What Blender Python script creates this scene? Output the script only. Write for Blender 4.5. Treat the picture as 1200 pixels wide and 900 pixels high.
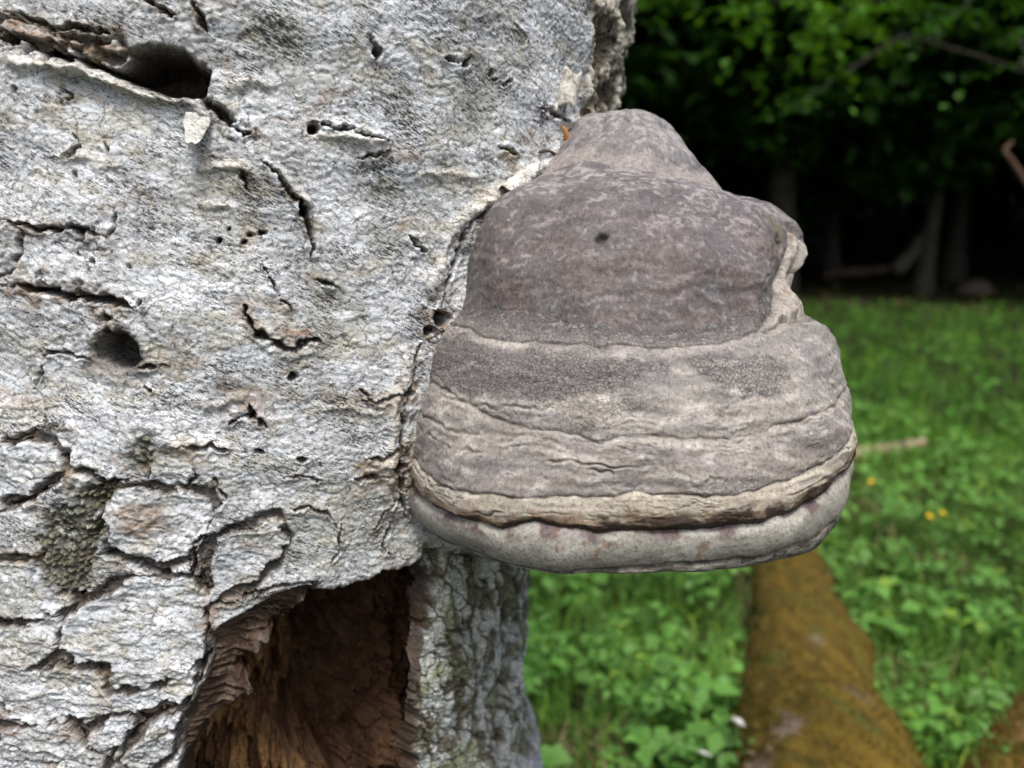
import bpy, math, random
import numpy as np
from mathutils import Vector

for o in list(bpy.data.objects): bpy.data.objects.remove(o, do_unlink=True)
scn = bpy.context.scene
col = scn.collection
R_ = math.radians
rng = np.random.default_rng(7)
random.seed(7)
F32 = np.float32

# ------------------------------------------------------------------ camera
FPX, CX, CY = 942.0, 600.0, 450.0            # focal length and centre in pixels of the 1200 x 900 photograph
PITCH = R_(10.0)
CAM = np.array([0.0, 0.0, 1.25])
cd = bpy.data.cameras.new('camera'); cam = bpy.data.objects.new('camera', cd); col.objects.link(cam)
cam.location = CAM; cam.rotation_euler = (math.pi/2 - PITCH, 0, 0)
cd.sensor_width = 36.0; cd.lens = 36.0*FPX/1200.0
cd.clip_start = 0.02; cd.clip_end = 600.0
cd.dof.use_dof = True; cd.dof.focus_distance = 0.48; cd.dof.aperture_fstop = 4.9
scn.camera = cam

# ------------------------------------------------------------------ light
SUN_EL, SUN_AZ = R_(60.0), R_(172.0)         # azimuth clockwise from +Y: behind the camera
w = bpy.data.worlds.new('World'); scn.world = w; w.use_nodes = True
nt = w.node_tree; bgn = nt.nodes['Background']
sky = nt.nodes.new('ShaderNodeTexSky'); sky.sky_type = 'NISHITA'; sky.sun_disc = False
sky.sun_elevation = SUN_EL; sky.sun_rotation = SUN_AZ
sky.air_density = 1.0; sky.dust_density = 5.0; sky.ozone_density = 0.6
nt.links.new(sky.outputs[0], bgn.inputs[0]); bgn.inputs[1].default_value = 0.10
sl = bpy.data.lights.new('sun', 'SUN'); sl.energy = 1.5; sl.angle = R_(14.0); sl.color = (1.0, 0.98, 0.955)
so = bpy.data.objects.new('sun', sl); col.objects.link(so)
sd = Vector((math.sin(SUN_AZ)*math.cos(SUN_EL), math.cos(SUN_AZ)*math.cos(SUN_EL), math.sin(SUN_EL)))
so.location = sd*30; so.rotation_euler = (-sd).to_track_quat('-Z', 'Y').to_euler()
scn.view_settings.view_transform = 'Standard'; scn.view_settings.look = 'None'
scn.view_settings.gamma = 1.0; scn.view_settings.exposure = 0.74
scn.view_settings.use_curve_mapping = False
scn.render.engine = 'CYCLES'
scn.cycles.max_bounces = 5; scn.cycles.diffuse_bounces = 3; scn.cycles.glossy_bounces = 2; scn.cycles.transmission_bounces = 3

# ------------------------------------------------------------------ helpers
def tag(o, label=None, cat=None, group=None, kind=None):
    if label: o['label'] = label
    if cat: o['category'] = cat
    if group: o['group'] = group
    if kind: o['kind'] = kind
    return o
def empty(name, loc=(0, 0, 0)):
    o = bpy.data.objects.new(name, None); col.objects.link(o); o.location = loc
    o.empty_display_size = 0.05
    return o
def make_mesh(name, V, faces, smooth=True, attrs=None):
    """faces: list of integer arrays (n,3) or (n,4); attrs: {name: (n,3) or (n,4) or (n,) per point}"""
    me = bpy.data.meshes.new(name)
    V = np.ascontiguousarray(V, dtype=F32)
    fl = [np.asarray(f) for f in faces if len(f)]
    me.vertices.add(len(V)); me.vertices.foreach_set('co', V.ravel())
    idx = np.concatenate([f.ravel() for f in fl]).astype(np.int32)
    tot = np.concatenate([np.full(len(f), f.shape[1], np.int32) for f in fl])
    st = np.concatenate([[0], np.cumsum(tot)[:-1]]).astype(np.int32)
    me.loops.add(len(idx)); me.loops.foreach_set('vertex_index', idx)
    me.polygons.add(len(tot)); me.polygons.foreach_set('loop_start', st)
    me.update(calc_edges=True)
    me.polygons.foreach_set('use_smooth', np.full(len(tot), smooth, bool))
    for k, a in (attrs or {}).items():
        a = np.asarray(a, dtype=F32)
        if a.ndim == 1:
            at = me.attributes.new(k, 'FLOAT', 'POINT'); at.data.foreach_set('value', a)
        elif k.startswith('Col'):
            if a.shape[1] == 3: a = np.concatenate([a, np.ones((len(a), 1), F32)], 1)
            at = me.attributes.new(k, 'FLOAT_COLOR', 'POINT'); at.data.foreach_set('color', np.ascontiguousarray(a).ravel())
        else:
            at = me.attributes.new(k, 'FLOAT_VECTOR', 'POINT'); at.data.foreach_set('vector', np.ascontiguousarray(a).ravel())
    me.validate(); me.update()
    return me
def link(name, me, mt, parent=None, loc=None):
    o = bpy.data.objects.new(name, me); col.objects.link(o)
    if mt is not None and not me.materials: me.materials.append(mt)
    if parent is not None: o.parent = parent
    if loc is not None: o.location = loc
    return o
def grid_faces(nr, nc, wrap=False):
    i = np.arange(nr-1)[:, None]; j = np.arange(nc if wrap else nc-1)[None, :]
    j2 = (j+1) % nc
    return np.stack([i*nc+j, i*nc+j2, (i+1)*nc+j2, (i+1)*nc+j], -1).reshape(-1, 4)
def compact(V, Fq, attrs):
    used = np.zeros(len(V), bool); used[Fq.ravel()] = True
    m = np.cumsum(used)-1
    return V[used], m[Fq], {k: a[used] for k, a in attrs.items()}
def sstep(a, b, x):
    t = np.clip((x-a)/(b-a), 0, 1); return t*t*(3-2*t)
def lerp(a, b, t): return a+(b-a)*t
def mixc(c, new, m):
    return c + (np.asarray(new, F32)-c)*m[..., None]

_h = np.random.default_rng(99)
_P = _h.permutation(4096).astype(np.int64)
_G = np.stack([np.cos(np.arange(4096)*2*math.pi/4096*7.0), np.sin(np.arange(4096)*2*math.pi/4096*7.0)], 1).astype(F32)
_U = _h.random((4096, 3)).astype(F32)
def _hash(ix, iy, seed):
    return _P[(_P[(ix+seed*131) & 4095] + iy + seed*17) & 4095]
def perlin(x, y, seed=0):
    x = np.asarray(x, F32); y = np.asarray(y, F32)
    fx = np.floor(x); fy = np.floor(y); ix = fx.astype(np.int64); iy = fy.astype(np.int64)
    x = x-fx; y = y-fy
    ux = x*x*x*(x*(x*6-15)+10); uy = y*y*y*(y*(y*6-15)+10)
    def g(a, b, dx, dy):
        q = _G[_hash(a, b, seed)]; return q[..., 0]*dx+q[..., 1]*dy
    n0 = lerp(g(ix, iy, x, y), g(ix+1, iy, x-1, y), ux)
    n1 = lerp(g(ix, iy+1, x, y-1), g(ix+1, iy+1, x-1, y-1), ux)
    return lerp(n0, n1, uy)*1.5
def fbm(x, y, octs=4, seed=0, gain=0.5):
    s = 0; a = 1.0; t = 0
    for k in range(octs):
        f = 2.03**k
        s = s + a*perlin(x*f+k*7.3, y*f-k*3.1, seed+k); t += a; a *= gain
    return s/t*1.25
def worley(x, y, seed=0):
    x = np.asarray(x, F32); y = np.asarray(y, F32)
    ix = np.floor(x).astype(np.int64); iy = np.floor(y).astype(np.int64)
    f1 = np.full(x.shape, 9, F32); f2 = f1.copy(); idr = np.zeros(x.shape, F32)
    for a in (-1, 0, 1):
        for b in (-1, 0, 1):
            q = _U[_hash(ix+a, iy+b, seed)]
            d = np.hypot(ix+a+q[..., 0]-x, iy+b+q[..., 1]-y)
            c = d < f1
            f2 = np.where(c, f1, np.minimum(f2, d)); idr = np.where(c, q[..., 2], idr); f1 = np.where(c, d, f1)
    return f1, f2, idr
def seg_dist(X, Y, pts):
    d = np.full(X.shape, 1e3, F32); tt = np.zeros(X.shape, F32)
    n = len(pts)-1
    for k in range(n):
        ax, ay = pts[k]; bx, by = pts[k+1]; vx, vy = bx-ax, by-ay
        L = vx*vx+vy*vy+1e-12
        t = np.clip(((X-ax)*vx+(Y-ay)*vy)/L, 0, 1)
        q = np.hypot(X-ax-t*vx, Y-ay-t*vy)
        c = q < d; d = np.where(c, q, d); tt = np.where(c, (k+t)/n, tt)
    return d, tt
def poly_sd(X, Y, pts):
    """signed distance to a closed polygon, positive inside"""
    d, _ = seg_dist(X, Y, list(pts)+[pts[0]])
    ins = np.zeros(X.shape, bool)
    n = len(pts)
    for k in range(n):
        ax, ay = pts[k]; bx, by = pts[(k+1) % n]
        if ay == by: continue
        c = ((ay > Y) != (by > Y)) & (X < (bx-ax)*(Y-ay)/(by-ay)+ax)
        ins ^= c
    return np.where(ins, d, -d)
def box_slice(U, S, pts, m):
    """rows and columns of a separable grid that lie within m of the points"""
    p = np.asarray(pts); u0, s0 = p.min(0)-m; u1, s1 = p.max(0)+m
    c = np.where((U[0] >= u0) & (U[0] <= u1))[0]; r = np.where((S[:, 0] >= s0) & (S[:, 0] <= s1))[0]
    if len(c) < 2 or len(r) < 2: return None
    return slice(r[0], r[-1]+1), slice(c[0], c[-1]+1)

# ------------------------------------------------------------------ materials
def mat(name):
    m = bpy.data.materials.new(name); m.use_nodes = True
    return m, m.node_tree, m.node_tree.nodes['Principled BSDF']
def N(nt, t, **kw):
    n = nt.nodes.new(t)
    for k, v in kw.items(): setattr(n, k, v)
    return n
def setin(n, **kw):
    for k, v in kw.items(): n.inputs[k.replace('_', ' ')].default_value = v
def ramp(nt, fac, stops):
    r = N(nt, 'ShaderNodeValToRGB'); e = r.color_ramp.elements
    while len(e) < len(stops): e.new(0.5)
    for q, (p, c) in zip(e, stops):
        q.position = p; q.color = (*c, 1) if len(c) == 3 else c
    nt.links.new(fac, r.inputs[0]); return r.outputs[0]
def mixrgb(nt, a, b, fac, mode='MIX'):
    m = N(nt, 'ShaderNodeMix', data_type='RGBA', blend_type=mode)
    for s, v in ((6, a), (7, b), (0, fac)):
        if isinstance(v, (int, float)): m.inputs[s].default_value = v
        elif isinstance(v, tuple): m.inputs[s].default_value = (*v, 1)
        else: nt.links.new(v, m.inputs[s])
    return m.outputs[2]
def noise(nt, vec, scale, detail=6, rough=0.6):
    n = N(nt, 'ShaderNodeTexNoise'); setin(n, Scale=scale, Detail=detail, Roughness=rough)
    nt.links.new(vec, n.inputs['Vector']); return n.outputs[0]
def attr(nt, name):
    return N(nt, 'ShaderNodeAttribute', attribute_name=name)
def mapped(nt, vec, sc):
    m = N(nt, 'ShaderNodeMapping'); m.inputs['Scale'].default_value = sc
    nt.links.new(vec, m.inputs[0]); return m.outputs[0]

def bark_material(name, uvattr, sx=270, sy=1000, dark=0.13, rot=-18.0, bump=0.15):
    m, nt, p = mat(name)
    c = attr(nt, 'Col').outputs['Color']; v = attr(nt, uvattr).outputs['Vector']
    mp = N(nt, 'ShaderNodeMapping'); mp.inputs['Rotation'].default_value = (0, 0, R_(-rot)); nt.links.new(v, mp.inputs[0])
    fine = noise(nt, mapped(nt, mp.outputs[0], (sx, sy, 500)), 1.0, 4, 0.6)
    gr = noise(nt, mapped(nt, v, (1000, 1500, 900)), 1.0, 3, 0.65)
    low = noise(nt, mapped(nt, v, (24, 34, 20)), 1.0, 4, 0.6)
    mid = noise(nt, mapped(nt, mp.outputs[0], (70, 260, 200)), 1.0, 6, 0.7)
    def madd(a, k, b):
        q = N(nt, 'ShaderNodeMath', operation='MULTIPLY_ADD'); nt.links.new(a, q.inputs[0]); q.inputs[1].default_value = k
        if isinstance(b, float): q.inputs[2].default_value = b
        else: nt.links.new(b, q.inputs[2])
        return q.outputs[0]
    f = madd(low, 0.65, madd(fine, 1.0, -0.295))
    k = ramp(nt, f, [(0.37, (dark,)*3), (0.43, (0.62,)*3), (0.475, (1.0,)*3), (0.72, (1.14,)*3)])
    k2 = ramp(nt, madd(low, 0.4, madd(gr, 1.0, -0.19)), [(0.36, (0.22, 0.21, 0.20)), (0.42, (0.8,)*3), (0.48, (1.0,)*3), (0.7, (1.12,)*3)])
    k3 = ramp(nt, mid, [(0.34, (0.36, 0.34, 0.32)), (0.42, (0.74, 0.72, 0.68)), (0.50, (1.0,)*3), (0.75, (1.12,)*3)])
    chip = noise(nt, mapped(nt, mp.outputs[0], (150, 330, 250)), 1.0, 5, 0.75)
    k4 = ramp(nt, chip, [(0.36, (0.62, 0.62, 0.61)), (0.5, (0.97,)*3), (0.64, (1.18,)*3)])
    sp = attr(nt, 'spk').outputs['Fac']
    out = mixrgb(nt, mixrgb(nt, mixrgb(nt, mixrgb(nt, c, k, sp, 'MULTIPLY'), k2, sp, 'MULTIPLY'), k3, 0.5, 'MULTIPLY'), k4, 0.5, 'MULTIPLY')
    # hairline cracks of the outer skin
    vv = N(nt, 'ShaderNodeTexVoronoi', feature='DISTANCE_TO_EDGE'); setin(vv, Scale=1.0)
    wob = N(nt, 'ShaderNodeVectorMath', operation='MULTIPLY_ADD'); wn = N(nt, 'ShaderNodeTexNoise'); setin(wn, Scale=130.0, Detail=4.0, Roughness=0.7)
    nt.links.new(v, wn.inputs['Vector']); nt.links.new(wn.outputs[1], wob.inputs[0]); wob.inputs[1].default_value = (0.012, 0.008, 0); nt.links.new(v, wob.inputs[2])
    nt.links.new(mapped(nt, wob.outputs[0], (75, 150, 90)), vv.inputs['Vector'])
    hair = ramp(nt, vv.outputs['Distance'], [(0.0, (1,)*3), (0.02, (0.6,)*3), (0.05, (0,)*3)])
    hm = N(nt, 'ShaderNodeMath', operation='MULTIPLY'); nt.links.new(hair, hm.inputs[0]); nt.links.new(ramp(nt, low, [(0.42, (0.05,)*3), (0.58, (0.85,)*3)]), hm.inputs[1])
    out = mixrgb(nt, out, (0.07, 0.06, 0.05), hm.outputs[0])
    nt.links.new(out, p.inputs['Base Color'])
    setin(p, Roughness=0.92); p.inputs['Specular IOR Level'].default_value = 0.1
    hsum = madd(mid, 1.6, madd(fine, 1.2, 0.0))
    b = N(nt, 'ShaderNodeBump'); setin(b, Strength=bump, Distance=0.0011)
    nt.links.new(hsum, b.inputs['Height']); nt.links.new(b.outputs[0], p.inputs['Normal'])
    return m
M_bark = bark_material('birch_bark', 'buv')
M_rot = bark_material('rotten_wood', 'buv', 500, 120, 0.45, 0.0, 0.9)

def fungus_material():
    m, nt, p = mat('fungus_crust')
    c = attr(nt, 'Col').outputs['Color']; v = attr(nt, 'fuv').outputs['Vector']; ck = attr(nt, 'crk').outputs['Fac']
    vo = N(nt, 'ShaderNodeTexVoronoi', feature='DISTANCE_TO_EDGE'); setin(vo, Scale=400.0)
    wn = N(nt, 'ShaderNodeTexNoise'); setin(wn, Scale=150.0, Detail=2.0); nt.links.new(v, wn.inputs['Vector'])
    va = N(nt, 'ShaderNodeVectorMath', operation='MULTIPLY_ADD'); nt.links.new(wn.outputs[1], va.inputs[0])
    va.inputs[1].default_value = (0.004,)*3; nt.links.new(v, va.inputs[2]); nt.links.new(va.outputs[0], vo.inputs['Vector'])
    edge = ramp(nt, vo.outputs['Distance'], [(0.0, (1,)*3), (0.055, (0.35,)*3), (0.12, (0,)*3)])
    em = N(nt, 'ShaderNodeMath', operation='MULTIPLY'); nt.links.new(edge, em.inputs[0]); nt.links.new(ck, em.inputs[1])
    fine = noise(nt, v, 420.0, 6, 0.65)
    gr = noise(nt, v, 1600.0, 3, 0.7)
    k = ramp(nt, fine, [(0.32, (0.52,)*3), (0.46, (0.95,)*3), (0.54, (1.02,)*3), (0.68, (1.3,)*3)])
    k2 = ramp(nt, gr, [(0.32, (0.6,)*3), (0.5, (1.0,)*3), (0.7, (1.28,)*3)])
    out = mixrgb(nt, mixrgb(nt, c, k, 1.0, 'MULTIPLY'), k2, 0.8, 'MULTIPLY')
    out = mixrgb(nt, out, (0.055, 0.048, 0.044), em.outputs[0])
    nt.links.new(out, p.inputs['Base Color']); setin(p, Roughness=0.66); p.inputs['Specular IOR Level'].default_value = 0.35
    h = N(nt, 'ShaderNodeMath', operation='MULTIPLY_ADD'); nt.links.new(em.outputs[0], h.inputs[0]); h.inputs[1].default_value = -1.0
    fa = N(nt, 'ShaderNodeMath', operation='MULTIPLY_ADD'); nt.links.new(gr, fa.inputs[0]); fa.inputs[1].default_value = 0.5; nt.links.new(fine, fa.inputs[2])
    nt.links.new(fa.outputs[0], h.inputs[2])
    b = N(nt, 'ShaderNodeBump'); setin(b, Strength=0.6, Distance=0.0008)
    nt.links.new(h.outputs[0], b.inputs['Height']); nt.links.new(b.outputs[0], p.inputs['Normal'])
    return m
M_fung = fungus_material()

def plain(name, c1, c2, scale=30, rough=0.85, bump=0.0, spec=0.3, stops=None):
    m, nt, p = mat(name)
    tc = N(nt, 'ShaderNodeTexCoord').outputs['Object']
    n = noise(nt, tc, scale, 6, 0.65)
    nt.links.new(ramp(nt, n, stops or [(0.32, c1), (0.68, c2)]), p.inputs['Base Color'])
    setin(p, Roughness=rough); p.inputs['Specular IOR Level'].default_value = spec
    if bump:
        b = N(nt, 'ShaderNodeBump'); setin(b, Strength=0.8, Distance=bump)
        nt.links.new(n, b.inputs['Height']); nt.links.new(b.outputs[0], p.inputs['Normal'])
    return m
def leaf_material(name, trans=0.35, rough=0.5, mul=1.0):
    m, nt, p = mat(name)
    c = attr(nt, 'Col').outputs['Color']
    nt.links.new(c, p.inputs['Base Color']); setin(p, Roughness=rough); p.inputs['Specular IOR Level'].default_value = 0.35
    t = N(nt, 'ShaderNodeBsdfTranslucent'); nt.links.new(mixrgb(nt, c, (1.3, 1.25, 0.5), 1.0, 'MULTIPLY'), t.inputs[0])
    mx = N(nt, 'ShaderNodeMixShader'); mx.inputs[0].default_value = trans
    nt.links.new(p.outputs[0], mx.inputs[1]); nt.links.new(t.outputs[0], mx.inputs[2])
    nt.links.new(mx.outputs[0], nt.nodes['Material Output'].inputs[0])
    return m
def vcol_material(name, rough=0.85, scale=60.0, bump=0.002):
    m, nt, p = mat(name)
    c = attr(nt, 'Col').outputs['Color']; tc = N(nt, 'ShaderNodeTexCoord').outputs['Object']
    n = noise(nt, tc, scale, 5, 0.65)
    nt.links.new(mixrgb(nt, c, ramp(nt, n, [(0.3, (0.6,)*3), (0.7, (1.25,)*3)]), 1.0, 'MULTIPLY'), p.inputs['Base Color'])
    setin(p, Roughness=rough); p.inputs['Specular IOR Level'].default_value = 0.2
    b = N(nt, 'ShaderNodeBump'); setin(b, Strength=0.8, Distance=bump)
    nt.links.new(n, b.inputs['Height']); nt.links.new(b.outputs[0], p.inputs['Normal'])
    return m
M_leaf = leaf_material('leaf_green'); M_grass = leaf_material('grass_blade', 0.3, 0.45)
M_moss = vcol_material('moss', 0.95, 120.0, 0.004)
M_wood = vcol_material('dead_wood', 0.85, 40.0, 0.002)
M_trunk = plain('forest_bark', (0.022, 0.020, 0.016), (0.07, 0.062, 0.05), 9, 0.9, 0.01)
M_litter = vcol_material('leaf_litter', 0.8, 80.0, 0.001)
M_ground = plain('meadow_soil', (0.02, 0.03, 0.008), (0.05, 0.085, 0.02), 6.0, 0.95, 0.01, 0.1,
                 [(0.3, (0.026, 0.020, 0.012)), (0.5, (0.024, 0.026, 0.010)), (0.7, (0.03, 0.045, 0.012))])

# ------------------------------------------------------------------ pixel rays (photograph -> point on the real surface)
FW = np.array([0, math.cos(PITCH), -math.sin(PITCH)]); UP = np.array([0, math.sin(PITCH), math.cos(PITCH)]); RT = np.array([1.0, 0, 0])
def ray(x, y):
    return RT*((x-CX)/FPX) + UP*((CY-y)/FPX) + FW          # unit depth along the view axis
def project(P):
    q = P-CAM; d = q@FW
    return np.stack([CX+FPX*(q@RT)/d, CY-FPX*(q@UP)/d, d], -1)
def ground_at(x, y, z=0.0):
    d = ray(x, y); t = (z-CAM[2])/d[2]; return CAM+d*t

# ------------------------------------------------------------------ ground and terrain
def terrain(x, y):
    r = np.hypot(x, y)
    h = 0.03*fbm(x*0.9, y*0.9, 3, 31) + 0.10*fbm(x*0.13, y*0.13, 2, 37)*sstep(2, 9, r)
    return h + 0.45*sstep(11, 24, y) + 9.0*sstep(26, 75, y) + 30*sstep(60, 240, y)
gx = np.concatenate([-np.geomspace(260, 6.2, 40), np.linspace(-6, 8, 150), np.geomspace(8.3, 260, 40)])
gy = np.concatenate([-np.geomspace(120, 3.2, 25), np.linspace(-3, 9, 150), np.geomspace(9.2, 320, 80)])
GX, GY = np.meshgrid(gx, gy)
V = np.stack([GX, GY, terrain(GX, GY)], -1).reshape(-1, 3)
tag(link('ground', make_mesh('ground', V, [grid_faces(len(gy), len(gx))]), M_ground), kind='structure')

# ------------------------------------------------------------------ birch trunk: a leaning trunk with its own surface coordinates (u round it, s along it)
LEAN = R_(8.5)
T0 = np.array([-0.25, 0.75, CAM[2]-0.13])
AX = np.array([math.sin(LEAN), 0.02, math.cos(LEAN)]); AX /= np.linalg.norm(AX)
d0 = np.array([0.316, -0.949, 0]); E1 = d0-AX*(d0@AX); E1 /= np.linalg.norm(E1); E2 = np.cross(AX, E1)
R0 = 0.30
def trunk_r(th, s):
    r = R0 + 0.0*s
    r = r + 0.055*sstep(-0.36, -1.15, s)*(1+0.45*np.cos(5*th+0.7)) - 0.03*sstep(0.4, 3.0, s)
    r = r + 0.042*sstep(-0.18, -0.42, s)*sstep(0.7, 1.15, th)
    return r
def trunk_point(th, s, dr=0.0):
    r = trunk_r(th, s)+dr
    return T0 + s[..., None]*AX + r[..., None]*(np.cos(th)[..., None]*E1 + np.sin(th)[..., None]*E2)
def on_bark(x, y):
    """pixel of the photograph -> (u, s) on the trunk"""
    d = ray(x, y); o = CAM-T0; r = R0
    for _ in range(4):
        dp = d-AX*(d@AX); op = o-AX*(o@AX)
        a = dp@dp; b = 2*dp@op; c = op@op-r*r; D = max(b*b-4*a*c, 0)
        t = (-b-math.sqrt(D))/(2*a); p = o+d*t; s = p@AX; th = math.atan2(p@E2, p@E1)
        r = float(trunk_r(np.array(th), np.array(s)))
    return (th*R0, s)
def B(pts): return [on_bark(*p) for p in pts]
PX = 0.00056                                       # size of one photograph pixel on the bark

# cracks in the bark: points, half width (px), depth (mm)
CRACKS = [
 ([(0,46),(35,52),(70,62),(110,74),(150,86)], 5.5, 22), ([(0,12),(50,27),(100,36),(140,31)], 2.2, 7),
 ([(232,112),(252,126),(272,143),(298,160)], 4.5, 14), ([(165,-4),(185,8),(205,18)], 3.5, 10), ([(232,10),(238,24),(240,40)], 3, 9),
 ([(225,0),(231,8)], 2, 6), ([(283,203),(288,214),(292,226)], 3, 8), ([(310,190),(330,213),(348,234),(360,262),(368,300)], 3, 9),
 ([(12,258),(45,266),(80,268),(128,278),(139,266),(140,248)], 2.6, 8), ([(80,268),(98,276),(96,290)], 1.8, 6),
 ([(0,332),(45,338),(95,348),(155,362)], 5.2, 18), ([(155,362),(165,346)], 2.2, 7), ([(52,330),(52,315)], 1.6, 5),
 ([(124,362),(126,376),(128,394)], 4, 12), ([(110,424),(92,416),(75,414),(55,412),(45,407)], 2.2, 8),
 ([(54,414),(50,430),(44,442),(34,456)], 2.2, 7), ([(162,430),(178,430),(192,427)], 2.4, 8), ([(160,455),(180,466)], 1.6, 5),
 ([(280,362),(290,375),(300,390),(325,400),(340,410),(356,404),(372,397)], 3.6, 11), ([(310,308),(318,338),(330,352),(348,366)], 1.7, 6),
 ([(366,328),(385,331),(400,335)], 2.2, 7), ([(268,497),(282,490),(295,489),(318,500)], 2.8, 9), ([(293,473),(295,492)], 3.2, 10),
 ([(212,520),(232,524),(252,522),(272,530)], 2.4, 9), ([(0,515),(20,510),(40,504),(86,503)], 1.6, 6), ([(40,504),(20,522),(0,530)], 1.3, 5),
 ([(62,524),(74,543),(98,555),(128,568),(152,562)], 4.2, 15), ([(0,598),(35,582),(60,570),(84,560)], 2.4, 8),
 ([(230,542),(226,562),(208,576)], 1.8, 6), ([(0,651),(22,652),(44,656)], 2.4, 8),
 ([(44,655),(52,640)], 1.6, 6), ([(112,652),(130,657),(160,664),(188,673),(220,679),(246,690)], 4.2, 14),
 ([(104,690),(88,702),(74,716),(71,746)], 4.2, 14), ([(0,728),(38,725),(75,719)], 2.2, 8), ([(71,746),(90,754),(104,758)], 3, 9),
 ([(64,775),(90,784),(124,792),(130,810),(166,806),(200,790),(236,770)], 2.8, 10), ([(131,748),(127,770),(128,808)], 3.2, 10),
 ([(240,684),(241,720),(243,764),(231,800),(214,826),(164,838),(148,830)], 3.2, 11),
 ([(0,820),(15,836),(38,850),(84,846),(95,870),(128,882),(152,858)], 3, 10), ([(84,846),(110,842),(128,836)], 2, 7),
 ([(245,703),(270,706),(330,690),(372,684)], 2.6, 8), ([(222,640),(232,650),(228,664),(224,676)], 3.4, 11),
 ([(246,628),(240,640),(222,652)], 2, 7), ([(302,668),(318,655),(330,640)], 1.6, 5), ([(300,640),(322,650),(336,646)], 1.6, 5),
 ([(430,40),(442,58),(441,78)], 2.6, 8), ([(520,66),(538,76),(552,68)], 2.4, 8), ([(575,88),(590,98),(600,92)], 2.0, 7),
 ([(370,142),(400,150),(430,158),(460,168)], 2.2, 7), ([(415,182),(440,186),(458,178)], 1.6, 5), ([(350,235),(358,250)], 3.2, 10),
 ([(484,275),(492,288),(502,296)], 2.8, 9), ([(583,170),(605,178)], 2.0, 6), ([(632,126),(650,136),(672,146)], 2.6, 9),
 ([(600,30),(612,44),(618,62)], 1.8, 6), ([(470,460),(445,470),(420,468)], 2.2, 8), ([(474,520),(450,532),(428,540)], 2.6, 9),
 ([(472,548),(440,556),(415,560)], 3.2, 10), ([(466,590),(452,600),(440,622)], 2, 7), ([(415,455),(425,460),(432,470)], 1.8, 6),
 ([(400,610),(402,640),(388,662)], 2, 7), ([(340,600),(352,596),(378,602),(398,618)], 1.6, 5), ([(460,610),(452,640),(462,655)], 1.8, 6),
 ([(330,560),(352,556),(380,565)], 1.6, 5), ([(250,560),(262,588),(246,606)], 1.4, 5), ([(175,545),(172,565)], 1.4, 5),
 ([(85,158),(92,176),(78,188)], 2.0, 6), ([(70,100),(80,115),(66,125)], 1.4, 5), ([(120,165),(126,182)], 1.8, 6),
]
CRACKS = [(B(p), wd*PX, dp/1000.0) for p, wd, dp in CRACKS]
CONTACT1 = [(700,140),(680,158),(646,196),(600,230),(556,256),(538,285),(526,330),(518,356)]
CONTACT2 = [(492,402),(482,440),(472,490),(466,540),(468,580),(480,612)]
CRACKS += [(B(p), 3.2*PX, 0.004) for p in (CONTACT1, CONTACT2)]
RIDGES = [(B(p), wd*PX, up_/1000.0) for p, wd, up_ in (
 ([(x-13, y-5) for x, y in CONTACT1], 9, 4.5), ([(x-14, y) for x, y in CONTACT2], 9, 4.5),
 ([(0,68),(40,72),(70,78),(110,92),(170,112),(220,122),(252,132)], 5, 5), ([(68,84),(100,82),(130,92),(150,104)], 6, 4), ([(225,196),(250,192),(282,198),(290,210)], 6, 3), ([(226,236),(250,244),(276,240)], 5, 3),
 ([(262,104),(290,98),(325,106)], 6, 3), ([(375,158),(400,158),(430,166),(458,172)], 7, 3), ([(60,180),(110,190),(140,196)], 4, 2), ([(320,192),(345,222),(362,240)], 5, 2.5),
 ([(210,470),(250,472),(290,464)], 5, 2), ([(196,520),(236,516),(275,524)], 5, 2.5), ([(370,480),(410,476),(440,484)], 5, 2), ([(500,200),(540,205),(560,215)], 4, 2))]
# holes: centre, radii (px), depth (mm)
HOLES = [((137,414), 21, 22, 26), ((370,150), 5.5, 6, 14), ((517,373), 12, 10, 24), ((342,441), 5, 5, 9), ((265,527), 5, 4, 9), ((307,530), 4.5, 3.5, 8),
         ((350,537), 6, 4, 9), ((270,266), 3, 3, 6), ((290,281), 3.5, 3.5, 7), ((310,270), 3.5, 3, 7), ((297,272), 3, 3, 6), ((260,280), 4, 3.5, 7),
         ((22,105), 2.5, 3, 5), ((110,309), 3, 3, 6), ((153,308), 3, 3, 6), ((356,252), 5, 8, 10), ((95,300), 2, 2, 4), ((502,390), 8, 6, 10),
         ((466,548), 9, 5, 9), ((478,460), 8, 5, 9), ((85,207), 3, 5, 5), ((497,295), 5, 4, 8), ((576,82), 4, 5, 8), ((441,60), 5, 6, 9)]
HOLES = [(on_bark(*c), a*PX, b*PX, d/1000.0) for c, a, b, d in HOLES]
BIGHOLE = B([(150,50),(185,49),(216,56),(229,70),(246,84),(241,110),(226,119),(190,108),(150,96),(132,82),(150,66)])
HOLLOW = B([(368,692),(420,684),(470,668),(506,655),(516,690),(511,740),(496,790),(492,830),(503,900),(500,985),(215,985),(212,905),(238,860),(286,826),(276,792),(302,760),(346,718)])
LEDGE = B([(374,684),(330,698),(290,720),(247,742),(245,770),(234,800),(217,830),(207,880),(200,985),(300,985),(300,880),(300,815),(300,780),(320,755),(355,718)])
STRIP = B([(500,640),(540,648),(600,655),(720,660),(760,1000),(480,1000),(488,830),(496,760)])
STRIP = [(u+(0.2 if k in (3, 4) else 0.0), s_) for k, (u, s_) in enumerate(STRIP)]
FURROW = B([(686,135),(690,100),(693,60),(690,20),(700,-30),(712,-90)]); FURROW = [(u-0.004, s_) for u, s_ in FURROW] + [(0.6, FURROW[-1][1]), (0.6, FURROW[0][1]-0.3), (FURROW[0][0]+0.02, FURROW[0][1]-0.3)]
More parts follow.
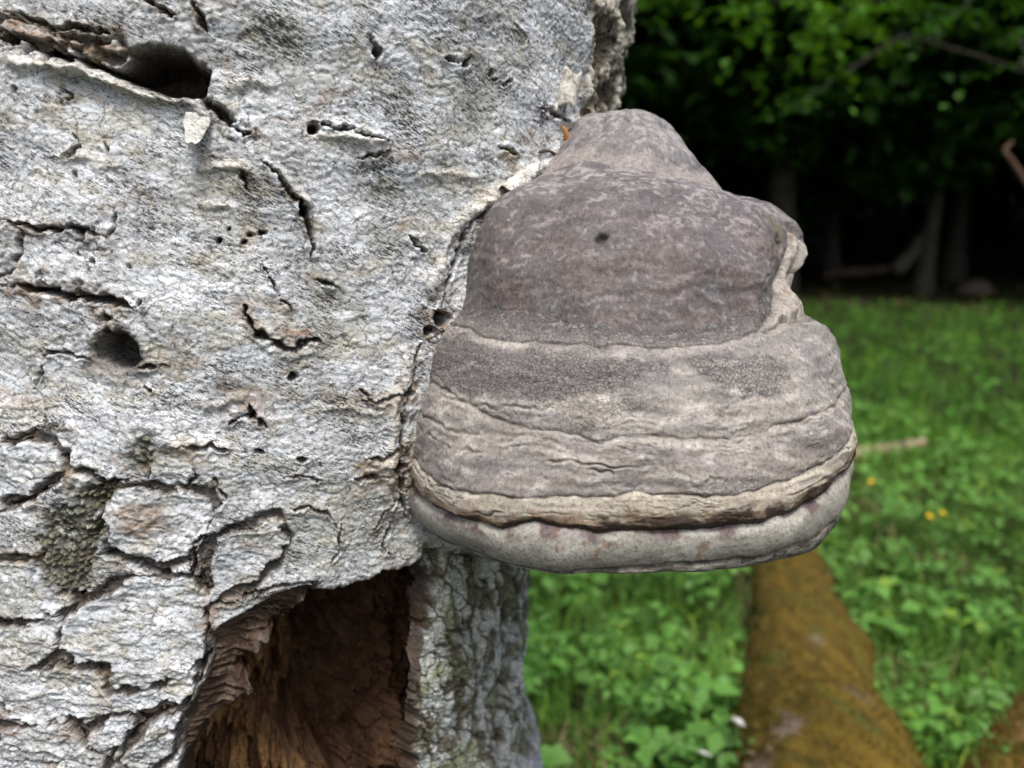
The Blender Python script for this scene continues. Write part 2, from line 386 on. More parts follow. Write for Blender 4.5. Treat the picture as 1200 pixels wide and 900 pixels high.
MOSS = [B(p) for p in ([(40,600),(95,575),(128,572),(126,640),(118,652),(95,700),(60,690),(45,660)], [(105,560),(135,565),(122,600),(108,640)], [(160,510),(200,530),(170,560),(150,540)])]
TAN = [(B([(0,14),(45,28),(80,42),(138,38),(150,62),(100,70),(60,56),(0,44)]), (0.36,0.23,0.15)), (B([(135,590),(190,585),(205,620),(165,640),(140,630)]), (0.34,0.26,0.20)),
       (B([(0,330),(60,336),(155,362),(150,368),(60,352),(0,346)]), (0.22,0.14,0.085)), (B([(262,450),(320,455),(325,480),(290,492),(265,478)]), (0.34,0.27,0.23)),
       (B([(335,380),(365,385),(362,402),(340,402)]), (0.26,0.16,0.12)), (B([(480,365),(530,350),(535,395),(495,400)]), (0.30,0.22,0.15)),
       (B([(420,540),(480,520),(480,575),(430,575)]), (0.30,0.22,0.13)), (B([(450,450),(490,440),(485,470),(455,475)]), (0.22,0.16,0.10)),
       (B([(590,165),(603,168),(605,230),(585,232)]), (0.33,0.27,0.17)), (B([(235,690),(262,702),(270,730),(245,745),(236,720)]), (0.32,0.24,0.21)),
       (B([(0,815),(20,838),(30,860),(0,865)]), (0.22,0.13,0.10)), (B([(640,182),(660,164),(690,150),(712,150),(705,165),(660,205),(610,235),(600,215)]), (0.80,0.81,0.81)),
       (B([(640,165),(656,172),(664,186),(640,200),(632,190),(645,180)]), (0.20,0.14,0.09))]

PLATES = [
 ([(-30,520),(0,518),(40,512),(62,518),(80,553),(36,582),(0,599),(-30,606)], 4.0), ([(122,574),(160,568),(200,574),(248,576),(252,604),(228,640),(220,655),(192,670),(160,661),(122,648)], 1.2),
 ([(-30,658),(0,656),(42,657),(60,688),(90,700),(74,719),(38,725),(0,728),(-30,728)], 3.6), ([(78,720),(120,694),(160,681),(224,679),(240,694),(241,740),(243,765),(216,791),(166,807),(131,809),(127,786),(86,781),(73,750)], 4.4),
 ([(-30,766),(0,772),(30,787),(64,776),(124,791),(130,834),(96,847),(40,849),(16,836),(0,820),(-30,803)], 3.8), ([(-30,868),(0,855),(40,850),(84,847),(95,872),(124,884),(118,930),(60,960),(-30,960)], 4.0),
 ([(244,640),(270,622),(326,604),(338,636),(330,656),(302,685),(250,703),(238,684)], 1.6), ([(131,810),(170,808),(231,777),(232,798),(214,825),(164,838),(131,836)], 3.0),
 ([(99,856),(130,840),(176,841),(154,858),(128,881),(99,874)], 3.0), ([(172,844),(216,832),(208,872),(190,894),(160,908),(140,892)], 2.6), ([(-30,735),(0,732),(40,728),(68,724),(68,770),(30,782),(0,768),(-30,762)], 2.6),
 ([(-20,15),(40,29),(78,42),(100,44),(98,60),(60,52),(0,42),(-20,40)], 4.5), ([(104,46),(136,40),(150,58),(138,68),(108,66)], 5.0), ([(-20,258),(12,262),(28,270),(26,296),(14,320),(-20,322)], 3.0),
]
PLATES = [([(x if x > -25 else x-16*math.sin(y*0.31+q), y) for q, (x, y) in enumerate(p)], t) for p, t in PLATES]
for q in range(26):                                # more cracks on the side away from the fungus
    cu, cs = random.uniform(-0.46, -0.18), random.uniform(-0.42, 0.32); ln_c = random.uniform(0.015, 0.07); sl_c = random.uniform(-0.5, 0.1)
    CRACKS.append(([(cu+ln_c*t_, cs+ln_c*t_*sl_c+random.uniform(-0.004, 0.004)) for t_ in (-0.5, -0.2, 0.15, 0.5)], random.uniform(2.0, 4.5)*PX, random.uniform(6, 12)/1000))
NBED = 11
BED = [B(p) for p, _ in PLATES]
def bark_fields(U, S, crack_gain=1.0, hollow=True):
    """height (m) above the plain trunk and colour of the bark, in metres of surface"""
    wu = U + 0.006*fbm(U/0.035, S/0.035, 2, 1); ws = S + 0.005*fbm(U/0.04, S/0.03, 2, 5)
    ju = U + 0.0022*fbm(U/0.010, S/0.010, 3, 41) + 0.0025*fbm(U/0.03, S/0.03, 1, 43)
    js = S + 0.0020*fbm(U/0.010, S/0.010, 3, 47) + 0.0025*fbm(U/0.03, S/0.03, 1, 53)
    scaly = sstep(-0.10, -0.22, S + 0.05*fbm(U/0.1, S/0.1, 2, 61))
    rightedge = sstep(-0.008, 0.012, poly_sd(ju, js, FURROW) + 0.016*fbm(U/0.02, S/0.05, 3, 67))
    strip = sstep(-0.004, 0.006, poly_sd(ju, js, STRIP)) if hollow else np.zeros(U.shape, F32)
    h = 0.007*fbm(U/0.13, S/0.11, 3, 71) + (0.0009+0.0006*scaly)*fbm(wu/0.03, ws/0.014, 3, 73)
    streak = fbm(wu/0.022, ws/0.0042, 5, 79, 0.6)
    h = h + 0.00025*streak*(1-0.5*strip)
    n = fbm(wu/0.046, ws/0.021, 6, 83, 0.55)*(3.4+1.6*scaly) + 40
    fr = n-np.floor(n)
    h = h + (0.0010+0.0007*scaly)*(sstep(0.0, 0.05, fr)-fr)
    edge = np.exp(-fr/0.07)                                      # torn flake edges
    n2 = fbm(wu/0.016, ws/0.008, 4, 89)*4+40; fr2 = n2-np.floor(n2)
    h = h + 0.00015*(sstep(0.0, 0.1, fr2)-fr2)
    f1, f2, cid = worley(ju/0.034+0.5*fbm(U/0.05, S/0.05, 2, 97), js/0.021, 11)
    gap = sstep(0.10, 0.0, f2-f1)*scaly*(fbm(U/0.04, S/0.04, 2, 93) > -0.05)
    h = h - 0.0030*gap + 0.0022*scaly*(cid-0.5)*sstep(0.0, 0.12, f2-f1)
    g1, g2, cid2 = worley(ju/0.011, js/0.0065, 13)
    gap2 = sstep(0.16, 0.0, g2-g1)
    h = h - 0.0010*gap2*(0.15+0.85*np.maximum(scaly*sstep(0.0, 0.5, fbm(U/0.05, S/0.04, 2, 95)), strip)) + 0.0007*(cid2-0.5)*(0.1+scaly*0.6)
    # colour
    pale = fbm(wu/0.09, ws/0.06, 4, 101); C = np.empty(U.shape+(3,), F32); C[:] = (0.62, 0.66, 0.695)
    C = mixc(C, (0.76, 0.81, 0.85), sstep(0.05, 0.6, pale + 0.3*scaly))
    C = mixc(C, (0.40, 0.41, 0.41), sstep(0.1, 0.55, fbm(wu/0.03, ws/0.018, 5, 103))*0.7)
    C = mixc(C, (0.56, 0.55, 0.47), sstep(0.0, 0.5, fbm(wu/0.05, ws/0.025, 4, 107))*0.65)
    C = mixc(C, (0.46, 0.37, 0.30), sstep(0.22, 0.55, fbm(wu/0.03, ws/0.02, 4, 109))*0.6)
    big1 = fbm(U/0.075+4, S/0.055, 4, 143, 0.6)
    C = mixc(C, (0.84, 0.885, 0.925), sstep(0.05, 0.35, big1)*0.75)
    C = mixc(C, (0.43, 0.44, 0.40), sstep(0.1, 0.45, -big1)*0.6)
    C = mixc(C, (0.50, 0.47, 0.36), sstep(0.22, 0.45, fbm(U/0.022, S/0.016, 4, 147))*0.55)
    spk = fbm((wu-0.5*ws)/0.0034, (ws+0.45*wu)/0.0016, 3, 113); area = fbm(wu/0.04, ws/0.03, 3, 127)
    C = mixc(C, (0.13, 0.13, 0.13), sstep(0.24-0.28*area, 0.5-0.28*area, spk)*0.8)
    C = mixc(C, (0.19, 0.175, 0.15), np.clip(sstep(0.30, 0.75, streak)*0.75 + np.exp(-fr/0.035)*0.95*sstep(-0.4, 0.1, area), 0, 1)*0.8)
    C = mixc(C, (0.79, 0.825, 0.855), sstep(0.2, 0.5, fbm(wu/0.018, ws/0.007, 4, 131))*0.7)
    C = mixc(C, (0.80, 0.82, 0.83), sstep(0.10, 0.0, 1-fr)*0.5)
    C = mixc(C, (0.10, 0.085, 0.07), np.clip(gap*0.8 + gap2*scaly*0.35, 0, 1))
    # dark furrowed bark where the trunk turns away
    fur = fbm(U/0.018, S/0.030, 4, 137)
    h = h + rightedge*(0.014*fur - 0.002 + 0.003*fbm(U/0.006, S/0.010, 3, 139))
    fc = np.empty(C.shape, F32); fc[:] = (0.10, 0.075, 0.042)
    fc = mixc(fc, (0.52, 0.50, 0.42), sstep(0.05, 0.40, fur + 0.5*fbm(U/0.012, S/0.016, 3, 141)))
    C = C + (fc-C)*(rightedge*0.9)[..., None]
    # strip beyond the hollow: lichen blotches over dark bark
    if hollow:
        q1, q2, qid = worley((ju+0.45*js)/0.013+0.4*fbm(U/0.02, S/0.02, 2, 149), (js-0.3*ju)/0.020, 17)
        sc = np.empty(C.shape, F32); sc[:] = (0.20, 0.19, 0.14)
        sc = mixc(sc, (0.64, 0.675, 0.64), sstep(-0.12, 0.14, fbm((ju+0.5*js)/0.022, js/0.05, 4, 151)+0.35*(0.5-q1)))
        sc = mixc(sc, (0.30, 0.33, 0.22), sstep(0.1, 0.5, fbm(U/0.03, S/0.03, 3, 157)))
        gq = sstep(0.16, 0.02, q2-q1)
        sc = mixc(sc, (0.07, 0.06, 0.045), gq*0.8)
        C = C + (sc-C)*strip[..., None]
        h = h - strip*(0.010 + 0.0035*gq - 0.004*(qid-0.5)) + strip*0.006*fbm((U+0.3*S)/0.02, S/0.09, 3, 163)
        d, _ = seg_dist(ju, js, B([(612,660),(618,720),(612,800),(618,880),(616,960)]))
        h = h - strip*0.014*np.exp(-(d/0.006)**2); C = mixc(C, (0.06, 0.05, 0.035), strip*np.exp(-(d/0.006)**2)*0.8)
    for P, cc in TAN:
        sl_ = box_slice(U, S, P, 0.02)
        if sl_ is None: continue
        m = sstep(-0.003, 0.004, poly_sd(ju[sl_], js[sl_], P) + 0.012*fbm(U[sl_]/0.014, S[sl_]/0.008, 4, 167))
        C[sl_] = mixc(C[sl_], cc, m*np.clip(0.62+0.6*fbm(U[sl_]/0.006, S[sl_]/0.004, 3, 169), 0.15, 0.9))
    if crack_gain > 0:
        for kb, P in enumerate(BED):
            wdt = 0.0024 if kb < NBED else 0.0004
            sl_ = box_slice(U, S, P, 0.012)
            if sl_ is None: continue
            m = sstep(-wdt-0.002, -wdt+0.001, poly_sd(ju[sl_], js[sl_], P)+0.004*fbm(U[sl_]/0.014, S[sl_]/0.014, 3, 213)*(kb < NBED))
            C[sl_] = mixc(C[sl_], (0.055, 0.043, 0.036), m*0.9); h[sl_] -= 0.0036*m
    for P in MOSS:
        sl_ = box_slice(U, S, P, 0.02)
        if sl_ is None: continue
        g1_, g2_, _ = worley(ju[sl_]/0.0035, js[sl_]/0.0035, 19)
        m = sstep(-0.004, 0.006, poly_sd(ju[sl_], js[sl_], P) + 0.008*fbm(U[sl_]/0.012, S[sl_]/0.012, 3, 173))
        mc = np.empty(C[sl_].shape, F32); mc[:] = (0.05, 0.045, 0.03)
        mc = mixc(mc, (0.22, 0.22, 0.12), sstep(0.35, 0.1, g1_)); mc = mixc(mc, (0.40, 0.42, 0.36), sstep(0.25, 0.5, fbm(U[sl_]/0.006, S[sl_]/0.006, 3, 179)))
        C[sl_] = C[sl_] + (mc-C[sl_])*(m*0.9)[..., None]
        h[sl_] += m*(0.0030*sstep(0.6, 0.0, g1_) - 0.004)
    for P, wd, dp in CRACKS:
        sl_ = box_slice(U, S, P, wd*8+0.006)
        if sl_ is None: continue
        d, t = seg_dist(ju[sl_]+0.0012*fbm(U[sl_]/0.004, S[sl_]/0.004, 2, 183), js[sl_]+0.0012*fbm(U[sl_]/0.004, S[sl_]/0.004, 2, 185), P)
        ww = wd*(0.12+0.88*np.clip(4*t*(1-t), 0, 1)**0.6)*np.clip(0.85+1.3*fbm(U[sl_]/0.007, S[sl_]/0.007, 3, 181), 0.2, 2.4)*1.4
        k = sstep(1.0, 0.25, d/ww)
        h[sl_] += crack_gain*(-dp*0.8*k + 0.0014*np.exp(-((d-ww*1.6)/(ww*0.9+0.0006))**2))
        halo = np.exp(-d/(wd*1.6+0.0012))*sstep(-0.25, 0.3, fbm(U[sl_]/0.016, S[sl_]/0.012, 3, 189))
        C[sl_] = mixc(C[sl_], (0.27, 0.215, 0.155), halo*0.8*min(crack_gain, 1))
        C[sl_] = mixc(C[sl_], (0.055, 0.042, 0.034), k*0.9*min(crack_gain, 1))
    for P, wd, up_ in RIDGES:
        sl_ = box_slice(U, S, P, 0.02)
        if sl_ is None: continue
        d, t = seg_dist(ju[sl_], js[sl_], P)
        k = np.exp(-(d/(wd*np.clip(0.8+fbm(U[sl_]/0.02, S[sl_]/0.02, 2, 187), 0.2, 2)))**2)*np.clip(4*t*(1-t), 0, 1)**0.4
        h[sl_] += crack_gain*up_*k; C[sl_] = mixc(C[sl_], (0.66, 0.63, 0.55), k*0.6)
    for (cu, cs), a, b, dp in HOLES:
        sl_ = box_slice(U, S, [(cu, cs)], max(a, b)*3)
        if sl_ is None: continue
        q = np.hypot((ju[sl_]-cu)/a, (js[sl_]-cs)/b); k = sstep(1.1, 0.7, q)
        h[sl_] += crack_gain*(-dp*k + 0.0016*np.exp(-((q-1.35)/0.25)**2)*min(1, a/0.008))
        C[sl_] = mixc(C[sl_], (0.05, 0.04, 0.03), k*0.85)
        if a > 0.008: C[sl_] = mixc(C[sl_], (0.14, 0.12, 0.10), np.exp(-((q-1.1)/0.25)**2)*0.7)
    sl_ = box_slice(U, S, BIGHOLE, 0.02)
    if sl_ is not None:
        d = poly_sd(ju[sl_], js[sl_], BIGHOLE); k = sstep(-0.001, 0.006, d)
        h[sl_] += crack_gain*(-0.045*k + 0.006*k*fbm(U[sl_]/0.006, S[sl_]/0.006, 3, 191))
        C[sl_] = mixc(C[sl_], (0.06, 0.04, 0.03), sstep(-0.002, 0.002, d)*0.9)
    hd = None
    if hollow:
        ld = poly_sd(ju, js, LEDGE); lm = sstep(-0.001, 0.004, ld)
        fib = fbm(U/0.016, S/0.003, 4, 193)
        lc = np.empty(C.shape, F32); lc[:] = (0.11, 0.075, 0.055); lc = mixc(lc, (0.20, 0.15, 0.115), sstep(0.0, 0.5, fib)); lc = mixc(lc, (0.05, 0.032, 0.025), sstep(0.0, -0.5, fib))
        C = C + (lc-C)*lm[..., None]; h = h - lm*(0.011 - 0.0022*fib) - 0.012*sstep(0.0, 0.03, ld)
        hd = poly_sd(U + 0.007*fbm(U/0.018, S/0.018, 4, 195), S + 0.007*fbm(U/0.018, S/0.018, 4, 197), HOLLOW)
        h = h - 0.014*sstep(-0.001, 0.0045, hd)
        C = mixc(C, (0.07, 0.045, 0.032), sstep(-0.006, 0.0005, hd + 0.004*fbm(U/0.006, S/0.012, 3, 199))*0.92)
    return h, C, hd

TH = np.concatenate([np.linspace(R_(-100), R_(-36), 75)[:-1], np.linspace(R_(-36), R_(78), 700), np.linspace(R_(78), R_(260), 70)[1:-1]])
SV = np.concatenate([np.linspace(-1.30, -0.45, 100)[:-1], np.linspace(-0.45, 0.355, 870), np.geomspace(0.358, 2.6, 70)])
THg, Sg = np.meshgrid(TH, SV)
Ug = (THg*R0).astype(F32); Sg = Sg.astype(F32)
hh, CC, hd = bark_fields(Ug, Sg)
fade = sstep(R_(-62), R_(-40), np.where(THg > math.pi, THg-2*math.pi, THg))*0+1
V = trunk_point(THg, Sg.astype(float), hh*fade).reshape(-1, 3)
Fq = grid_faces(len(SV), len(TH), wrap=True)
hf = hd.reshape(-1)
Fq = Fq[~(hf[Fq].min(1) > 0.0036)]
birch = empty('birch_tree', tuple(T0+AX*(-1.28)))
tag(birch, 'thick pale grey birch trunk with peeling cracked bark and a rotten hollow', 'tree')
def in_birch(V): return V-np.array(birch.location)
spk_ = 0.95-0.45*sstep(-0.10, -0.22, Sg + 0.05*fbm(Ug/0.1, Sg/0.1, 2, 61))
V2, Fq, at = compact(in_birch(V), Fq, {'spk': spk_.ravel(), 'Col': CC.reshape(-1, 3), 'buv': np.stack([Ug.ravel(), Sg.ravel(), hh.ravel()], 1)})
link('trunk', make_mesh('trunk', V2, [Fq], attrs=at), M_bark, birch)

# broken top of the dead trunk (out of the photograph)
ta = np.linspace(0, 2*math.pi, 48, endpoint=False)
rr = np.array([1.0, 0.8, 0.5, 0.0])
tt = np.concatenate([np.full(48, x) for x in rr]); aa = np.tile(ta, 4)
jag = 0.10*fbm(np.cos(aa)*3*tt+5, np.sin(aa)*3*tt+5, 3, 5)*(tt < 0.95)
P3 = T0 + (2.6+jag)[:, None]*AX + (tt*(R0-0.022))[:, None]*(np.cos(aa)[:, None]*E1+np.sin(aa)[:, None]*E2)
link('broken_top', make_mesh('broken_top', in_birch(P3), [grid_faces(4, 48, True)], attrs={'spk': np.ones(len(P3)), 'Col': np.tile((0.2, 0.13, 0.08), (len(P3), 1)), 'buv': P3*1.0}), M_rot, birch)

# rotten wood inside the hollow
hp = np.array(HOLLOW); u0, s0 = hp.min(0)-0.06; u1, s1 = hp.max(0)+0.055
uu = np.linspace(u0, u1, 330); sv = np.linspace(s0, s1, 330); UU, SS = np.meshgrid(uu, sv)
dq = poly_sd(UU, SS, HOLLOW)
fib = fbm(UU/0.008, SS/0.05, 5, 201); chunk = fbm(UU/0.022, SS/0.045, 3, 203)
w1, w2, wid = worley(UU/0.013+0.5*chunk+0.3*fib, SS/0.021+0.5*fib, 23)
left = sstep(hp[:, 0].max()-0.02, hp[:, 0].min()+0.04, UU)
dep = 0.040 + 0.075*sstep(-0.03, 0.05, dq)*(1.3-0.95*left) + 0.035*sstep(-0.30, -0.20, SS)
dep = dep - 0.012*(wid-0.5) - 0.003*fib - 0.016*chunk - 0.005*fbm(UU/0.006, SS/0.006, 4, 209) + 0.010*sstep(0.12, 0.0, w2-w1)
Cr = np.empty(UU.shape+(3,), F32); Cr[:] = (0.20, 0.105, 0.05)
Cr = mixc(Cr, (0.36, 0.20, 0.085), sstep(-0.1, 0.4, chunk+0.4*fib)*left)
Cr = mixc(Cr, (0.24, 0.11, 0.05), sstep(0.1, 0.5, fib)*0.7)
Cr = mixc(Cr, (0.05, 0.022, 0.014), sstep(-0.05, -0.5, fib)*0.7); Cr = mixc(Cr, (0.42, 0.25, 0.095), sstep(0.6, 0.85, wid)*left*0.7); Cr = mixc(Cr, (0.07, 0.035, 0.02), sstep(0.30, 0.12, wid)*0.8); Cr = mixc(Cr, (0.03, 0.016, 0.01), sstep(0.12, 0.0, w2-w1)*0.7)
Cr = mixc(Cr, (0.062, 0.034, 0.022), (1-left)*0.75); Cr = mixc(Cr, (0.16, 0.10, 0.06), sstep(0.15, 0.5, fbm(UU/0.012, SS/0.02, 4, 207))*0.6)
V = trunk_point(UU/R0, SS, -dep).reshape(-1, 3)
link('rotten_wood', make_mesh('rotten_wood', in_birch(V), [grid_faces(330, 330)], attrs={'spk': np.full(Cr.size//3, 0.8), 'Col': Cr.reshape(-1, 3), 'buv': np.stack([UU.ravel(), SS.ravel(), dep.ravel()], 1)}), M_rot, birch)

# loose bark plates, each its own piece with raised rim
for pts, th_mm in PLATES:
    P = B(pts); pa = np.array(P); u0, s0 = pa.min(0)-0.006; u1, s1 = pa.max(0)+0.006
    nu = max(8, int((u1-u0)/0.0009)); ns = max(8, int((s1-s0)/0.0009))
    UU, SS = np.meshgrid(np.linspace(u0, u1, nu).astype(F32), np.linspace(s0, s1, ns).astype(F32))
    hb, cb, _ = bark_fields(UU, SS, 0.0, False)
    d = poly_sd(UU, SS, P) + 0.0055*fbm(UU/0.028, SS/0.022, 2, 215) + 0.0050*fbm(UU/0.011, SS/0.008, 5, 211, 0.6) - 0.0010
    th_ = th_mm/1000.0
    tilt = (SS-SS.mean())*random.uniform(-0.04, 0.04) + (UU-UU.mean())*random.uniform(-0.03, 0.03)
    curl = 0.0016*np.exp(-np.clip(d, 0, 1)/0.004)
    tn = fbm(UU/0.030+3, SS/0.013, 5, 217, 0.6)*3.0+20; tf = tn-np.floor(tn)
    lay = 0.0009*(np.floor(tn)-20+sstep(0, 0.06, tf)-1) + 0.0006*fbm(UU/0.016, SS/0.005, 3, 219); cb = mixc(cb, (0.16, 0.14, 0.12), np.exp(-tf/0.04)*0.6)
    hz = hb + lay + lerp(-0.005, th_*0.28 + tilt + curl, sstep(-0.0010, 0.0010, d))
    cb = mixc(cb, (0.13, 0.105, 0.085), sstep(0.0012, -0.0002, d)*0.9)
    V = trunk_point(UU/R0, SS.astype(float), hz).reshape(-1, 3)
    Fp = grid_faces(ns, nu); dd = d.reshape(-1); Fp = Fp[dd[Fp].max(1) > -0.0016]
    if len(Fp) < 10: continue
    V2, Fp, at = compact(in_birch(V), Fp, {'spk': np.full(UU.size, 0.45), 'Col': cb.reshape(-1, 3), 'buv': np.stack([UU.ravel(), SS.ravel(), hz.ravel()], 1)})
    link('bark_plate', make_mesh('bark_plate', V2, [Fp], attrs=at), M_bark, birch)

def bark_pt(x, y, lift=0.002):
    u, s = on_bark(x, y); hb, _, _ = bark_fields(np.array([[u, u+1e-4], [u, u+1e-4]], F32), np.array([[s, s], [s+1e-4, s+1e-4]], F32), 1.0, False)
    return trunk_point(np.array(u/R0), np.array(s), np.array(float(hb[0, 0])+lift))
# peeling curls and flakes of bark
def bark_curl(x, y, length, width, ang, lift, roll, cin=(0.42, 0.34, 0.25)):
    """sheet hinged on the bark at a pixel, leaving it along ang (degrees in the u,s plane), rolling up by roll degrees"""
    u, s = on_bark(x, y); th = u/R0
    er = math.cos(th)*E1+math.sin(th)*E2; eu = -math.sin(th)*E1+math.cos(th)*E2
    a = R_(ang); du = math.cos(a)*eu+math.sin(a)*AX; dv = -math.sin(a)*eu+math.cos(a)*AX
    hb, _, _ = bark_fields(np.array([[u, u+1e-4], [u, u+1e-4]], F32), np.array([[s, s], [s+1e-4, s+1e-4]], F32), 1.0, False)
    base = trunk_point(np.array(th), np.array(s), np.array(float(hb[0, 0])-0.0012))
    nl, nw = 14, 9; L = length*PX; W = width*PX
    vs = []; cs = []
    for side in (0, 1):
        for i in range(nl):
            t = i/(nl-1); ph = R_(lift)+R_(roll)*t
            if i == 0: p2 = np.zeros(2)
            else: p2 = p2 + np.array([math.cos(ph), math.sin(ph)])*L/(nl-1)
            nrm = np.array([-math.sin(ph), math.cos(ph)])*0.0005*side
            for j in range(nw):
                q = (j/(nw-1)-0.5)
                ww = W*(1-0.55*t*t)*(1+0.08*math.sin(i*0.8+x))
                e = 0.05*L*math.sin(j*1.3+x*0.3)*t
                vs.append(base + du*(p2[0]+nrm[0]+e*math.cos(ph)) + er*(p2[1]+nrm[1]+e*math.sin(ph)+0.10*W*(q*q)*4*t) + dv*(q*ww))
                f = 0.8+0.35*random.random()
                cs.append(np.array((0.60, 0.60, 0.56) if side == 1 else cin)*f)
    V = np.array(vs); g = grid_faces(nl, nw); n = nl*nw
    rim = []
    ring = [j for j in range(nw)]+[i*nw+nw-1 for i in range(1, nl)]+[(nl-1)*nw+j for j in range(nw-2, -1, -1)]+[i*nw for i in range(nl-2, 0, -1)]
    for k in range(len(ring)):
        a_, b_ = ring[k], ring[(k+1) % len(ring)]; rim.append((a_, b_, b_+n, a_+n))
    link('bark_curl', make_mesh('bark_curl', in_birch(V), [g[:, ::-1], g+n, np.array(rim)], attrs={'spk': np.full(len(V), 0.6), 'Col': np.array(cs), 'buv': V}), M_bark, birch)
CURLS = [(231,132,40,24,-85,18,35), (640,200,18,12,-40,15,60), (655,150,16,12,30,15,50)]
for c in CURLS: bark_curl(*c)
def bark_roll(x, y, length, rad, ang, arc0, arc1, col_out=(0.62, 0.61, 0.54)):
    """sheet of bark rolled into an open tube whose axis runs along ang in the u,s plane"""
    u, s = on_bark(x, y); th = u/R0
    er = math.cos(th)*E1+math.sin(th)*E2; eu = -math.sin(th)*E1+math.cos(th)*E2
    a = R_(ang); dx = math.cos(a)*eu+math.sin(a)*AX; dv = -math.sin(a)*eu+math.cos(a)*AX
    base = bark_pt(x, y, -0.001); L = length*0.00062; r = rad*0.00062
    na, nl = 22, 12; vs, cs = [], []
    for side in (0, 1):
        for i in range(nl):
            t = i/(nl-1)-0.5
            for j in range(na):
                q = R_(arc0+(arc1-arc0)*j/(na-1)); rr = (r*(1-0.35*j/(na-1)*0.6)+0.0006*side)*(1+0.06*math.sin(i*0.9+j*0.4))
                e = 0.10*L*math.sin(j*0.7+x)*(1 if t > 0 else -0.6)*abs(t)*2
                vs.append(base + dx*(t*L+e) + er*(r*0.8-rr*math.cos(q)) + dv*(rr*math.sin(q)))
                cs.append(np.array(col_out if side else (0.30, 0.21, 0.13))*(0.85+0.3*random.random()))
    V = np.array(vs); g = grid_faces(nl, na); n = nl*na
    ring = list(range(na))+[i*na+na-1 for i in range(1, nl)]+[(nl-1)*na+j for j in range(na-2, -1, -1)]+[i*na for i in range(nl-2, 0, -1)]
    rim = np.array([(ring[k], ring[(k+1) % len(ring)], ring[(k+1) % len(ring)]+n, ring[k]+n) for k in range(len(ring))])
    link('bark_roll', make_mesh('bark_roll', in_birch(V), [g[:, ::-1], g+n, rim], attrs={'spk': np.full(len(V), 0.6), 'Col': np.array(cs), 'buv': V}), M_bark, birch)
bark_roll(661, 106, 38, 12, 84, -60, 235)
bark_roll(590, 220, 30, 13, 40, -50, 240, (0.72, 0.71, 0.66))
bark_roll(684, 138, 22, 7, -30, -60, 150, (0.76, 0.76, 0.74))

# ------------------------------------------------------------------ the bracket fungus
LV = np.array([  # photograph row, left x, right x, depth of the axis (m)
 (134,696,738,0.600),(138,685,754,0.600),(150,674,768,0.600),(168,656,786,0.598),(190,636,806,0.596),(208,610,830,0.594),(226,580,870,0.592),(246,556,904,0.590),
 (275,540,920,0.588),(310,531,924,0.584),(340,526,930,0.580),(362,516,946,0.577),(385,503,968,0.574),(410,492,984,0.572),(440,484,997,0.569),(475,477,1005,0.566),
 (510,471,1008,0.564),(545,468,1007,0.562),(570,470,1002,0.561),(590,475,995,0.560),(606,482,986,0.560),(616,490,976,0.560)], float)
prof = []
for y, xl, xr, yc in LV:
    dl, dr = ray(xl, y), ray(xr, y)
    a0 = math.atan2(dl[0], dl[1]); a1 = math.atan2(dr[0], dr[1])
    am = (a0+a1)/2; half = (a1-a0)/2
    D = yc/math.cos(0); dist = D/math.cos(am)
    Rr = dist*math.sin(half)
    el = (dl[2]/np.hypot(dl[0], dl[1])+dr[2]/np.hypot(dr[0], dr[1]))/2
    prof.append((dist*math.sin(am), dist*math.cos(am), Rr, CAM[2]+el*dist*math.cos(half)))
prof = np.array(prof)
top = prof[0].copy(); top[2] = 0.0005; top[3] += 0.002
prof = np.vstack([top, prof])
# smooth resample along the meridian
seg = np.hypot(np.diff(prof[:, 2]), np.diff(prof[:, 3])); cum = np.concatenate([[0], np.cumsum(seg)]); LEN = cum[-1]
def prof_at(m):
    x = np.clip(m, 0, 1)*LEN
    return [np.interp(x, cum, prof[:, k]) for k in range(4)]
mm = np.linspace(0, 1, 401); tab = np.stack(prof_at(mm), 1)
ker = np.exp(-np.linspace(-2, 2, 25)**2); ker /= ker.sum()
pad = np.vstack([np.repeat(tab[:1], 12, 0), tab, np.repeat(tab[-1:], 12, 0)])
tab = np.stack([np.convolve(pad[:, k], ker, 'valid') for k in range(4)], 1); tab[0, 2] = 0.0003
DEPTHF = 0.84
def fung_base(phi, m):
    cx, cy, r, z = [np.interp(m, mm, tab[:, k]) for k in range(4)]
    back = np.where(np.cos(phi) < 0, 1.0, DEPTHF)
    return np.stack([cx+r*np.sin(phi), cy-r*back*np.cos(phi), z], -1)
pg, mg = np.meshgrid(np.linspace(-1.9, 1.9, 381), np.linspace(0, 1, 401))
prj = project(fung_base(pg, mg)); e_ = 1e-3
nrm = np.cross(fung_base(pg+e_, mg)-fung_base(pg-e_, mg), fung_base(pg, mg+e_)-fung_base(pg, mg-e_))
facing = ((CAM-fung_base(pg, mg))*nrm).sum(-1)
if np.sum(facing > 0) < facing.size/2: facing = -facing
def on_fungus(x, y):
    d = np.hypot(prj[..., 0]-x, prj[..., 1]-y) + np.where(facing < 0, 60, 0)
    i = np.unravel_index(np.argmin(d), d.shape); return pg[i], mg[i]
def ring_line(pts):
    q = np.array([on_fungus(*p) for p in pts]); q = q[np.argsort(q[:, 0])]
    def f(phi): return np.interp(phi, q[:, 0], q[:, 1])
    return f
